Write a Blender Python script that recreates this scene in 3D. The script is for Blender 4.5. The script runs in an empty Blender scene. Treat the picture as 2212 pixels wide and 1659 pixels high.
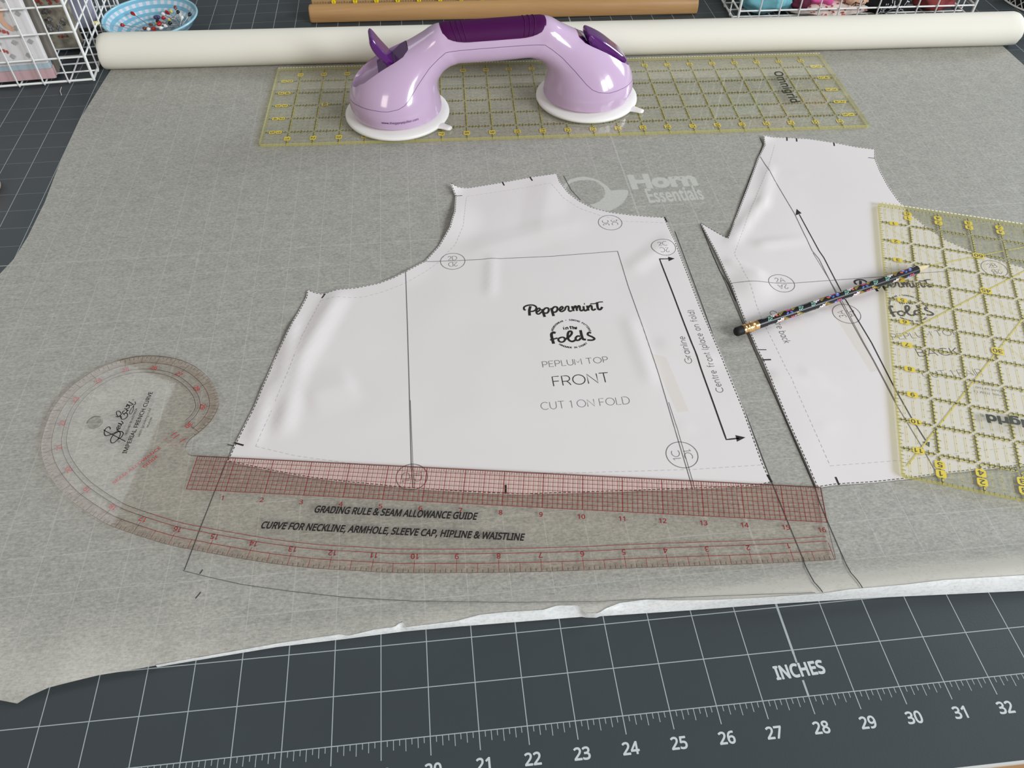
import bpy, math, random, json
import numpy as np
from mathutils import Vector, Matrix, noise
from mathutils.geometry import delaunay_2d_cdt
from mathutils.bvhtree import BVHTree

IN = 0.0254                     # the whole place is laid out in inches of the cutting mat, stored in metres
SC = bpy.context.scene
COL = SC.collection

# ------------------------------------------------------------------ camera, world, lights, exposure
cam_d = bpy.data.cameras.new('camera')
cam = bpy.data.objects.new('camera', cam_d)
COL.objects.link(cam)
cam_d.sensor_fit = 'HORIZONTAL'
cam_d.sensor_width = 36.0
cam_d.lens = 27.609
cam_d.shift_x = 0.00983
cam_d.shift_y = -0.00603
cam_d.clip_start = 0.01
cam_d.clip_end = 50
cam.matrix_world = Matrix((( 0.99478758, 0.07415863, -0.06998692, 20.8787239*IN),
                           (-0.10190126, 0.74800473, -0.65582395, -5.20114792*IN),
                           ( 0.00371554, 0.65953728,  0.75166267, 16.9202903*IN),
                           (0, 0, 0, 1)))
SC.camera = cam

world = bpy.data.worlds.new('room_light')
SC.world = world
world.use_nodes = True
bg = world.node_tree.nodes['Background']
bg.inputs[0].default_value = (0.95, 0.93, 0.90, 1)
bg.inputs[1].default_value = 0.20

def area_light(name, loc, target, sx, sy, power, col, roll=0):
    d = bpy.data.lights.new(name, 'AREA')
    d.shape = 'RECTANGLE'; d.size = sx*IN; d.size_y = sy*IN
    d.energy = power; d.color = col
    o = bpy.data.objects.new(name, d); COL.objects.link(o)
    o.location = Vector(loc)*IN
    o.rotation_euler = ((Vector(target)-Vector(loc)).to_track_quat('-Z', 'Y') @ Matrix.Rotation(math.radians(roll), 4, 'Z').to_quaternion()).to_euler()
    return o
area_light('window_or_added_light', (130, -58, 66), (27, 12, 0), 30, 38, 63, (0.88, 0.94, 1.0))
area_light('window_or_added_light', (106, -88, 66), (27, 12, 0), 30, 38, 53, (0.95, 0.97, 1.0))
area_light('window_or_added_light', (-50, -105, 90), (20, 14, 0), 40, 50, 30, (1.0, 0.90, 0.80))  # added warm fill for the left side, not a known window
area_light('window_or_added_light', (168, 76, 58), (27, 12, 0), 54, 60, 84, (0.88, 0.95, 1.0))
area_light('window_or_added_light', (-69, 92, 92), (12, 10, 0), 40, 70, 11.5, (0.88, 0.96, 1.0), 31)  # added bright panel, tilted to shape its reflection in the french curve

vs = SC.view_settings
vs.view_transform = 'Standard'
vs.look = 'None'
vs.exposure = 0.0
vs.gamma = 1.0
vs.use_curve_mapping = False
SC.cycles.transparent_max_bounces = 40
SC.cycles.max_bounces = 10
SC.cycles.use_denoising = True
SC.cycles.caustics_reflective = False
SC.cycles.caustics_refractive = False

# ------------------------------------------------------------------ measured outlines (inches on the mat)
D = json.loads(r'''{"edge_low":[[11.061,1.602],[11.467,1.488],[11.668,1.608],[12.041,1.744],[13.035,1.909],[13.994,1.992],[14.979,2.065],[16.749,2.196],[18.261,2.229],[19.473,2.27],[20.697,2.264],[22.109,
2.236],[23.533,2.211],[24.031,2.18],[26.089,2.116],[27.87,2.078],[30.075,2.002],[33.816,1.809]],"edge_torn":[[18.274,2.242],[18.893,2.333],[19.31,2.338],[19.484,2.47],[19.547,2.302],
[20.707,2.327],[20.885,2.368],[21.242,2.431],[21.774,2.434],[22.659,2.396],[22.994,2.476],[23.451,2.421],[23.588,2.197],[23.867,2.164],[24.067,2.269],[24.413,2.375],[24.995,2.388],[25.686,
2.277],[26.383,2.196],[27.441,2.118],[28.984,2.059],[29.621,2.089],[30.915,2.074],[31.863,2.096],[33.762,2.023]],"sheet_left":[[7.357,28.92],[7.006,24.98],[7.02,21.934],[7.149,19.403],
[7.116,17.451],[7.001,16.302],[6.779,15.587]],"drawn":[[[[29.031,15.598],[29.003,13.713],[28.973,11.512],[28.917,9.655],[28.968,8.56],[29.004,7.438],[28.981,5.264],[28.987,4.75],[28.991,
4.247],[29.009,3.164],[28.971,2.869],[28.92,2.384],[28.985,2.087]],0.028],[[[30.014,15.948],[29.971,14.264],[30.001,12.822],[29.992,10.204],[29.999,9.059],[30.021,7.804],[30.023,6.587],
[30.024,5.012],[29.987,4.616],[29.978,4.28],[29.978,3.096],[29.895,2.557],[29.922,2.096]],0.026],[[[14.991,7.357],[14.799,6.379],[14.588,5.303],[14.407,4.287]],0.022],[[[14.368,4.282],
[14.984,4.051],[15.808,3.778],[16.882,3.512],[18.208,3.221],[19.784,2.958],[20.021,2.927],[21.802,2.696],[23.93,2.47],[24.535,2.438],[26.097,2.322],[28.165,2.146],[28.814,2.094]],0.014],
[[[14.835,4.259],[14.785,4.151]],0.03],[[[14.882,3.67],[14.787,3.523]],0.03],[[[25.737,19.201],[25.869,18.316],[26.103,17.685]],0.024],[[[14.953,7.913],[15.131,7.847]],0.03],[[[28.875,
16.4],[28.886,16.128]],0.03],[[[33.795,20.989],[33.769,20.575],[33.347,19.748],[32.646,18.556],[31.689,16.804],[30.799,15.194]],0.028],[[[29.978,14.619],[29.986,13.435],[30.073,12.763],
[30.072,11.996]],0.032]],"f_out":[[21.531,18.903],[21.799,18.775],[22.199,18.753],[23.431,18.977],[24.529,19.201],[25.499,19.327],[25.541,18.755],[25.743,18.097],[26.057,17.569],[26.433,
17.167],[27.012,16.83],[27.703,16.605],[28.402,16.434],[28.849,16.351],[28.897,15.077],[28.897,13.793],[28.888,11.894],[28.954,9.63],[28.987,7.683],[28.939,5.908],[28.969,5.296],[28.661,
5.234],[28.116,5.228],[26.931,5.291],[25.165,5.391],[23.672,5.489],[22.651,5.546],[21.93,5.646],[21.064,5.784],[20.196,5.94],[19.325,6.107],[19.002,6.185],[18.124,6.371],[17.239,6.591],
[16.342,6.87],[15.735,7.082],[15.014,7.337],[15.164,7.94],[15.547,9.233],[15.961,11.06],[16.421,12.614],[16.685,13.472],[16.702,13.813],[16.98,13.642],[17.233,13.56],[17.649,13.72],
[18.265,13.763],[18.963,13.91],[19.434,14.1],[19.832,14.342],[20.239,14.654],[20.451,14.815],[20.941,15.563],[21.361,16.412],[21.578,17.241],[21.668,18.284]],"f_lines":[[[[20.45,14.78],
[21.536,14.737],[22.627,14.707],[24.733,14.662],[26.851,14.696]],0.02],[[[19.813,14.318],[19.814,11.788],[19.81,10.086],[19.795,6.81],[19.818,6.031]],0.024],[[[19.827,8.931],[19.837,
6.806],[19.864,6.026]],0.012],[[[26.849,14.698],[26.849,12.939],[26.903,11.176],[26.934,9.179],[26.905,5.591],[26.888,5.282]],0.02],[[[26.974,8.144],[26.988,7.215],[26.963,5.585],[26.95,
5.289]],0.014],[[[28.545,14.148],[28.154,14.165],[28.147,14.171],[28.177,12.401],[28.213,10.124],[28.205,6.74],[28.554,6.748]],0.042]],"f_arrows":[[[28.455,14.255],[28.651,14.144],[28.424,
14.034]],[[28.491,6.86],[28.737,6.759],[28.47,6.643]]],"f_dash":[[[17.155,13.244],[16.669,11.683],[16.376,10.284],[15.717,7.749]],[[15.717,7.749],[16.789,7.342],[18.076,6.997],[19.928,
6.561],[22.063,6.247],[24.016,6.082],[25.545,5.981],[27.116,5.883],[28.881,5.846]],[[17.155,13.244],[17.703,13.302],[18.467,13.283],[19.042,13.455],[19.822,13.812],[20.425,14.257],[20.883,
14.7],[21.497,15.567],[21.841,16.501],[22.055,18.147]],[[22.061,18.229],[25.174,18.687],[25.497,17.813],[25.986,17.154],[26.593,16.697],[27.339,16.272],[28.748,16.042]]],"f_notch":[[[[23.431,
18.976],[23.484,18.756]],0.05],[[[24.475,19.188],[24.536,18.939]],0.05],[[[21.643,18.27],[21.916,18.285]],0.03],[[[15.137,7.928],[15.39,7.814]],0.05],[[[17.274,13.543],[17.176,13.354]],
0.05],[[[22.175,5.891],[22.147,5.63]],0.05],[[[28.937,5.524],[28.972,5.293]],0.06],[[[28.847,16.351],[28.865,16.085]],0.04]],"f_circ":[[21.36,14.724,0.401],[26.899,16.235,0.407],[28.414,
14.735,0.405],[26.898,6.37,0.418],[19.797,6.375,0.401]],"t_peplum":[[23.674,9.783],[25.593,9.798],[23.673,10.006]],"t_front":[[23.879,9.041],[25.493,9.045],[23.879,9.398]],"t_cut":[[23.417,
8.233],[25.898,8.205],[23.411,8.489]],"t_grain":[[28.017,9.524],[28.065,10.61],[27.82,9.533]],"t_centre":[[28.613,8.364],[28.627,11.698],[28.418,8.383]],"logo1":[[[[23.463,12.196],[23.419,
12.242],[23.436,12.345],[23.557,12.408],[23.715,12.399],[23.802,12.315],[23.78,12.197],[23.692,12.131],[23.601,12.127]],0.0484],[[[23.631,12.359],[23.573,12.169],[23.557,11.952]],0.066],
[[[23.774,12.068],[23.855,12.118],[23.909,12.184],[23.894,12.241],[23.837,12.218],[23.786,12.125],[23.788,12.019],[23.847,11.99],[23.957,12.083]],0.0484],[[[23.972,12.194],[23.99,12.031],
[24.007,11.843]],0.066],[[[23.997,12.127],[24.078,12.223],[24.163,12.215],[24.171,12.11],[24.104,12.007],[24.022,12.015]],0.0528],[[[24.263,12.215],[24.271,12.035],[24.285,11.854]],
0.066],[[[24.269,12.133],[24.353,12.245],[24.439,12.236],[24.445,12.128],[24.375,12.025],[24.288,12.031]],0.0528],[[[24.49,12.062],[24.586,12.128],[24.627,12.202],[24.592,12.241],[24.527,
12.172],[24.511,12.067],[24.57,12.025],[24.67,12.087]],0.0484],[[[24.67,12.087],[24.725,12.218],[24.796,12.234],[24.8,12.162],[24.785,12.066],[24.821,12.01],[24.885,12.04]],0.0484],
[[[24.916,12.232],[24.923,12.133],[24.934,12.009]],0.0572],[[[24.943,12.115],[25.01,12.223],[25.039,12.187],[25.036,12.005]],0.0528],[[[25.049,12.114],[25.12,12.225],[25.153,12.189],
[25.14,12.047],[25.173,12.001],[25.234,12.038]],0.0528],[[[25.271,12.197],[25.26,12.042],[25.298,11.989],[25.366,12.041]],0.0528],[[[25.306,12.299],[25.329,12.296]],0.0572],[[[25.385,
12.212],[25.389,12.104],[25.393,11.983]],0.0572],[[[25.399,12.096],[25.483,12.209],[25.52,12.172],[25.511,12.036],[25.549,11.994],[25.631,12.044]],0.0528],[[[25.723,12.333],[25.7,12.122],
[25.714,12.013],[25.769,12.004],[25.848,12.107]],0.0594],[[[25.5,12.28],[25.66,12.28],[25.784,12.331],[25.911,12.331]],0.0352]],"logo2":[[[[24.505,11.341],[24.516,11.24]],0.0242],[[[24.521,
11.389],[24.529,11.382]],0.0242],[[[24.575,11.334],[24.576,11.231]],0.0242],[[[24.583,11.302],[24.624,11.335],[24.636,11.303],[24.638,11.241]],0.0242],[[[24.72,11.382],[24.726,11.238]],
0.0242],[[[24.685,11.329],[24.777,11.348]],0.0198],[[[24.785,11.369],[24.795,11.228]],0.0242],[[[24.794,11.287],[24.828,11.321],[24.84,11.283],[24.844,11.229]],0.0242],[[[24.862,11.256],
[24.906,11.282],[24.894,11.315],[24.862,11.28],[24.864,11.231],[24.909,11.245]],0.022],[[[24.238,11.126],[24.167,11.154],[24.105,11.078],[24.101,10.895],[24.114,10.689]],0.0704],[[[24.032,
10.848],[24.154,10.884],[24.263,10.91]],0.044],[[[24.396,10.936],[24.303,10.891],[24.278,10.811],[24.329,10.74],[24.412,10.744],[24.471,10.81],[24.464,10.905],[24.396,10.936]],0.0484],
[[[24.474,10.828],[24.622,10.935],[24.72,11.063],[24.71,11.153],[24.631,11.127],[24.577,10.955],[24.593,10.792],[24.687,10.729],[24.8,10.79]],0.0572],[[[24.949,10.918],[24.875,10.934],
[24.803,10.856],[24.814,10.765],[24.898,10.774],[24.961,10.856]],0.0528],[[[25.003,11.173],[25.0,10.959],[25.017,10.799],[25.098,10.761]],0.066],[[[25.303,11.027],[25.225,11.044],[25.193,
10.955],[25.312,10.852],[25.359,10.771],[25.278,10.725],[25.139,10.744]],0.0528]],"arc":[24.705,11.059,0.581],"arc_ends":[[24.153,11.254],[25.297,11.11],[24.291,10.633],[25.078,10.615]],
"anch_f":[[23.421,12.255],[25.915,12.344]],"anch_b":[[34.12,12.414],[36.615,12.348]],"b_out":[[33.909,20.986],[34.838,20.877],[35.638,20.722],[36.596,20.339],[37.277,19.986],[37.946,
19.751],[37.698,19.15],[37.537,18.309],[37.438,17.366],[37.427,16.535],[37.559,15.584],[37.781,14.818],[38.108,14.169],[38.638,13.567],[39.097,13.179],[39.938,12.618],[41.396,11.9],
[37.214,5.138],[35.705,5.142],[34.75,5.127],[33.647,5.111],[33.008,5.08],[32.531,5.044],[31.566,5.021],[30.569,5.048],[30.127,5.009],[30.055,5.051],[30.056,5.699],[30.044,7.116],[30.067,
8.774],[30.083,9.42],[30.058,9.796],[30.061,10.995],[30.121,12.763],[30.088,14.364],[29.996,15.902],[30.694,14.989],[31.224,15.951],[32.216,17.704],[33.219,19.537],[33.777,20.419]],
"b_lines":[[[[30.118,12.763],[32.18,12.599],[33.32,12.619],[35.06,12.627],[36.555,12.677],[38.008,12.675]],0.018],[[[33.357,19.643],[33.434,16.108],[33.329,14.103],[33.403,13.674],[33.319,
11.699],[33.304,9.841],[33.313,9.108],[33.295,8.407],[33.265,7.458],[33.313,6.042],[33.305,5.081]],0.024],[[[33.314,13.998],[33.34,13.267],[33.383,11.693],[33.332,9.838],[33.335,9.106],
[33.319,8.397],[33.294,7.524]],0.014],[[[33.588,16.054],[33.557,14.08],[33.586,13.725],[33.514,11.743],[33.558,9.816],[33.479,8.03],[33.476,6.964],[33.511,6.18]],0.036]],"b_arrows":[[[33.44,
16.014],[33.602,16.368],[33.694,16.114]],[[33.4,6.149],[33.509,5.955],[33.593,6.113]]],"b_dash":[[[34.163,20.363],[33.447,18.954],[31.978,16.486],[30.685,14.185],[30.711,12.79],[30.61,
11.108],[30.648,9.832],[30.674,8.132],[30.653,5.631]],[[30.653,5.631],[32.569,5.621],[35.222,5.719],[36.27,5.737]]],"b_notch":[[[[34.835,20.878],[34.749,20.633]],0.05],[[[35.185,20.775],
[35.115,20.549]],0.05],[[[36.528,20.345],[36.458,20.113]],0.05],[[[37.443,19.221],[37.689,19.151]],0.03],[[[30.105,9.845],[30.328,9.823]],0.03],[[[30.086,9.439],[30.333,9.425]],0.05],
[[[30.657,5.282],[30.654,5.04]],0.05]],"b_circ":[[31.757,12.624,0.412],[33.301,11.086,0.421],[38.938,12.652,0.404]],"t_cback":[[30.948,11.412],[30.95,10.039],[31.154,11.455]],"t_bpep":[[34.259,
9.872],[36.328,9.874],[34.319,10.105]],"t_back":[[34.725,9.146],[35.962,9.085],[34.764,9.428]],"t_pair":[[34.488,8.322],[36.231,8.246],[34.573,8.566]],"f_tape":[[26.871,10.015],[27.31,
9.823],[27.45,7.784],[27.12,7.767]],"b_tape":[[32.857,11.587],[33.644,11.829],[33.284,8.72],[33.042,8.672]],"fc_out":[[14.244,7.551],[22.305,6.261],[30.133,4.987],[29.916,3.996],[29.744,
2.994],[28.967,3.017],[27.944,3.065],[27.038,3.12],[25.809,3.199],[24.719,3.263],[23.873,3.304],[22.522,3.395],[21.177,3.506],[19.301,3.695],[18.467,3.829],[17.39,4.009],[16.3,4.262],
[15.471,4.497],[14.631,4.75],[13.776,5.037],[12.521,5.605],[12.025,5.922],[11.536,6.293],[11.193,6.589],[10.816,6.994],[10.477,7.44],[10.265,7.813],[10.105,8.225],[10.037,8.601],[10.01,
9.019],[10.029,9.444],[10.125,9.873],[10.316,10.304],[10.571,10.635],[10.9,10.945],[11.288,11.168],[11.732,11.301],[12.198,11.343],[12.689,11.264],[13.194,11.09],[13.649,10.803],[14.016,
10.443],[14.285,10.077],[14.455,9.728],[14.551,9.353],[14.532,9.036],[14.414,8.696],[14.219,8.41],[13.968,8.134],[13.894,7.957],[13.903,7.81],[13.97,7.658],[14.082,7.582]],"fc_i0":3,
"fc_grid":[[14.244,7.551],[30.133,4.987],[29.916,3.996],[14.114,6.547]],"fc_hole":[11.31,8.967,0.207],"fc_t":[["GRADING RULE & SEAM ALLOWANCE GUIDE",[[17.359,5.514],[21.344,4.903],[17.394,
5.698]],0.022,0.25,0],["CURVE FOR NECKLINE, ARMHOLE, SLEEVE CAP, HIPLINE & WAISTLINE",[[16.093,5.195],[22.431,4.215],[16.12,5.374]],0.022,0.25,0],["IMPERIAL FRENCH CURVE",[[12.392,7.794],
[12.687,9.888],[12.285,7.836]],0.012,0,0],["with grading rule",[[12.627,8.33],[12.754,9.29],[12.565,8.355]],-0.004,0,0],["DESIGNED IN AUSTRALIA",[[12.272,8.419],[12.378,9.327],[12.215,
8.44]],0.008,0,0],["NL4198",[[12.79,8.628],[12.839,8.954],[12.747,8.647]],0.008,0,0],["SEAM ALLOWANCE",[[12.259,6.873],[13.248,7.917],[12.199,6.932]],0.012,0,1],["GUIDE",[[12.928,7.308],
[13.235,7.642],[12.868,7.368]],0.012,0,1]],"fc_logo":[[[[11.796,8.657],[11.768,8.729],[11.718,8.743],[11.66,8.664],[11.667,8.533],[11.733,8.447],[11.859,8.481],[12.008,8.564],[12.127,
8.541],[12.173,8.461],[12.137,8.346],[12.066,8.289]],0.0264],[[[12.057,8.57],[11.927,8.475],[11.883,8.307],[11.93,8.192],[12.017,8.209],[12.086,8.351],[12.094,8.49],[12.029,8.583],[11.964,
8.612]],0.0242],[[[11.615,8.662],[11.72,8.582],[11.895,8.467],[12.293,8.199]],0.022],[[[11.978,8.61],[12.015,8.672],[11.986,8.73],[11.959,8.699],[11.984,8.638],[12.041,8.648],[12.055,
8.701]],0.0242],[[[11.961,8.787],[12.042,8.735],[12.053,8.789],[11.984,8.835],[11.974,8.845],[12.066,8.81],[12.086,8.847],[12.025,8.924]],0.0242],[[[11.844,9.098],[11.917,9.073],[11.855,
9.164],[11.83,9.257],[11.882,9.279],[11.934,9.235],[11.977,9.152],[11.931,9.089],[12.022,9.058]],0.022],[[[11.959,9.131],[12.019,8.991],[12.106,8.983],[12.156,9.067],[12.138,9.159],
[12.063,9.189],[12.06,9.121]],0.0242],[[[12.044,9.281],[11.995,9.229],[12.033,9.169],[12.093,9.208],[12.114,9.274],[12.063,9.313],[12.149,9.271]],0.0242],[[[12.012,9.352],[12.1,9.344],
[12.143,9.385],[12.111,9.457],[12.05,9.417],[12.071,9.484]],0.0242],[[[12.049,9.509],[12.146,9.453],[12.207,9.493],[12.082,9.598]],0.0242],[[[12.207,9.493],[12.286,9.485],[12.259,9.58]],
0.0198],[[[12.252,9.443],[12.267,9.282],[12.242,9.148],[12.194,9.176],[12.197,9.289],[12.258,9.454]],0.0176]],"fc_rc":[["®",[[12.183,9.616],[12.228,9.648],[12.148,9.656]]],["©",[[12.117,
8.167],[12.159,8.206],[12.067,8.247]]]],"fc_dash":[[[13.43,8.308],[13.57,8.424]],[[13.504,8.214],[13.643,8.336]],[[13.696,8.067],[13.843,8.187]]],"fc_frac":[["5/8\"",[[13.283,8.147],
[13.389,8.232],[13.249,8.193]]],["1/2\"",[[13.399,8.05],[13.506,8.135],[13.364,8.107]]],["1/4\"",[[13.551,7.887],[13.668,7.981],[13.517,7.943]]]],"horn":[[28.089,18.201],[30.571,18.214],
[28.1,19.002]],"ess":[[28.531,17.315],[30.571,17.324],[28.519,18.135]],"url":[[27.845,17.063],[30.543,17.073],[27.842,17.176]],"ring_out":[[25.518,18.237],[25.674,18.699],[25.918,18.967],
[26.228,19.094],[26.519,19.106],[26.84,18.951],[27.079,18.684],[27.241,18.403],[27.308,18.157],[27.555,18.181],[27.92,18.146],[27.927,18.003],[27.795,17.687],[27.591,17.383],[27.317,
17.137],[27.032,16.962],[26.718,17.06],[26.478,17.264],[26.393,17.409]],"ring_in":[[26.565,17.437],[26.819,17.597],[27.0,17.811],[27.072,18.038],[27.083,18.322],[26.981,18.621],[26.814,
18.807],[26.569,18.894],[26.251,18.886],[25.976,18.791],[25.79,18.616],[25.679,18.363]],"inches":[[27.447,0.408],[28.562,0.445],[27.457,0.678]],"far":[[14.319,22.171],[38.302,21.251],
[38.762,27.259],[14.518,28.251]],"small":[[36.546,16.336],[32.334,5.093]],"omni_far":[[35.923,25.785],[35.814,23.201],[36.202,25.78]],"omni_small":[[35.434,6.77],[36.444,6.459],[35.338,
6.534]],"lab60":[[38.721,13.295],[38.102,11.633],[37.113,9.098]],"small_txt":[[36.274,7.353],[35.721,7.537],[36.262,7.576],[35.866,7.727]],"pencil":[[29.536,10.48,0.2],[29.744,10.557,
0.2],[30.486,10.784,0.215],[36.34,12.604,0.355],[36.61,12.685,0.36]],"f_crease":[[17.695,13.486,16.689,10.792,0.112,0.5],[16.689,10.792,16.367,8.207,0.09,0.4],[16.395,12.455,16.11,9.31,
0.068,0.3],[16.988,9.313,18.168,9.742,0.053,0.9],[15.622,7.869,15.913,10.012,0.06,0.3],[22.66,14.823,22.426,13.03,0.045,0.26],[22.024,15.169,25.697,16.294,0.045,0.7],[24.458,16.033,
25.139,18.794,0.053,0.8],[27.098,13.763,28.822,15.159,0.06,0.45],[26.546,11.496,26.658,8.929,0.045,0.35],[27.266,10.41,28.692,9.506,0.038,0.4],[27.376,7.228,27.005,7.136,0.045,0.3]],
"b_crease":[[31.562,14.577,33.408,14.687,0.075,0.35],[30.733,14.802,32.523,16.931,0.075,0.3],[32.421,16.619,33.537,19.053,0.06,0.3],[34.244,18.364,36.402,18.507,0.06,0.3],[33.553,13.813,
34.438,13.448,0.06,0.25],[30.31,13.852,31.26,13.08,0.06,0.3],[30.145,8.839,31.425,8.279,0.053,0.3],[31.451,8.348,32.781,7.345,0.068,0.35],[31.078,8.93,31.57,8.588,0.045,0.25],[30.886,
6.869,32.174,7.07,0.045,0.3]],"thread":[[5.602,27.632],[5.641,27.28],[5.798,26.922]]}''')

# ------------------------------------------------------------------ materials
def new_mat(name):
    m = bpy.data.materials.new(name); m.use_nodes = True
    nt = m.node_tree; nt.nodes.clear()
    out = nt.nodes.new('ShaderNodeOutputMaterial')
    return m, nt, out
def pbr(name, col, rough=.5, spec=.5, metal=0., coat=0., bump=None, vary=None, trans=None):
    """principled material; vary=(scale, amount, stretch) adds procedural tone variation, bump=(scale, strength)"""
    m, nt, out = new_mat(name)
    N = nt.nodes; Lk = nt.links
    b = N.new('ShaderNodeBsdfPrincipled')
    b.inputs['Base Color'].default_value = (*col, 1)
    b.inputs['Roughness'].default_value = rough
    b.inputs['Specular IOR Level'].default_value = spec
    b.inputs['Metallic'].default_value = metal
    b.inputs['Coat Weight'].default_value = coat
    b.inputs['Coat Roughness'].default_value = .05
    if trans: b.inputs['Transmission Weight'].default_value = trans
    Lk.new(b.outputs[0], out.inputs[0])
    if vary or bump:
        tc = N.new('ShaderNodeTexCoord'); mp = N.new('ShaderNodeMapping')
        Lk.new(tc.outputs['Object'], mp.inputs[0])
    if vary:
        sc, amt, st = vary
        mp.inputs['Scale'].default_value = st
        n = N.new('ShaderNodeTexNoise'); n.inputs['Scale'].default_value = sc; n.inputs['Detail'].default_value = 6
        Lk.new(mp.outputs[0], n.inputs[0])
        mr = N.new('ShaderNodeMapRange'); mr.inputs[1].default_value = .3; mr.inputs[2].default_value = .7
        mr.inputs[3].default_value = 1-amt; mr.inputs[4].default_value = 1+amt
        Lk.new(n.outputs[0], mr.inputs[0])
        mx = N.new('ShaderNodeMix'); mx.data_type = 'RGBA'; mx.blend_type = 'MULTIPLY'; mx.inputs[0].default_value = 1
        mx.inputs[6].default_value = (*col, 1)
        Lk.new(mr.outputs[0], mx.inputs[7]); Lk.new(mx.outputs[2], b.inputs['Base Color'])
    if bump:
        n2 = N.new('ShaderNodeTexNoise'); n2.inputs['Scale'].default_value = bump[0]; n2.inputs['Detail'].default_value = 4
        Lk.new(tc.outputs['Object'], n2.inputs[0])
        bp = N.new('ShaderNodeBump'); bp.inputs['Strength'].default_value = bump[1]; bp.inputs['Distance'].default_value = .0004
        Lk.new(n2.outputs[0], bp.inputs['Height']); Lk.new(bp.outputs[0], b.inputs['Normal'])
    return m
def clear(name, tint, refl=True, ior=1.49, cover=None):
    """thin clear plastic: a tinted see-through sheet with a Fresnel mirror on its upper face"""
    m, nt, out = new_mat(name); N = nt.nodes; Lk = nt.links
    t = N.new('ShaderNodeBsdfTransparent'); t.inputs[0].default_value = (*tint, 1)
    last = t
    if cover:
        d = N.new('ShaderNodeBsdfDiffuse'); d.inputs[0].default_value = (*cover[0], 1)
        mx = N.new('ShaderNodeMixShader'); mx.inputs[0].default_value = cover[1]
        Lk.new(t.outputs[0], mx.inputs[1]); Lk.new(d.outputs[0], mx.inputs[2]); last = mx
    if refl:
        g = N.new('ShaderNodeBsdfGlossy'); g.inputs['Roughness'].default_value = .03; g.inputs[0].default_value = (1, 1, 1, 1)
        f = N.new('ShaderNodeFresnel'); f.inputs[0].default_value = ior
        ge = N.new('ShaderNodeNewGeometry'); iv = N.new('ShaderNodeMath'); iv.operation = 'SUBTRACT'; iv.inputs[0].default_value = 1
        Lk.new(ge.outputs['Backfacing'], iv.inputs[1])          # the mirror lies on the outer side of the face only
        mu = N.new('ShaderNodeMath'); mu.operation = 'MULTIPLY'; Lk.new(f.outputs[0], mu.inputs[0]); Lk.new(iv.outputs[0], mu.inputs[1])
        m2 = N.new('ShaderNodeMixShader'); Lk.new(mu.outputs[0], m2.inputs[0])
        Lk.new(last.outputs[0], m2.inputs[1]); Lk.new(g.outputs[0], m2.inputs[2]); last = m2
    Lk.new(last.outputs[0], out.inputs[0])
    return m
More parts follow.
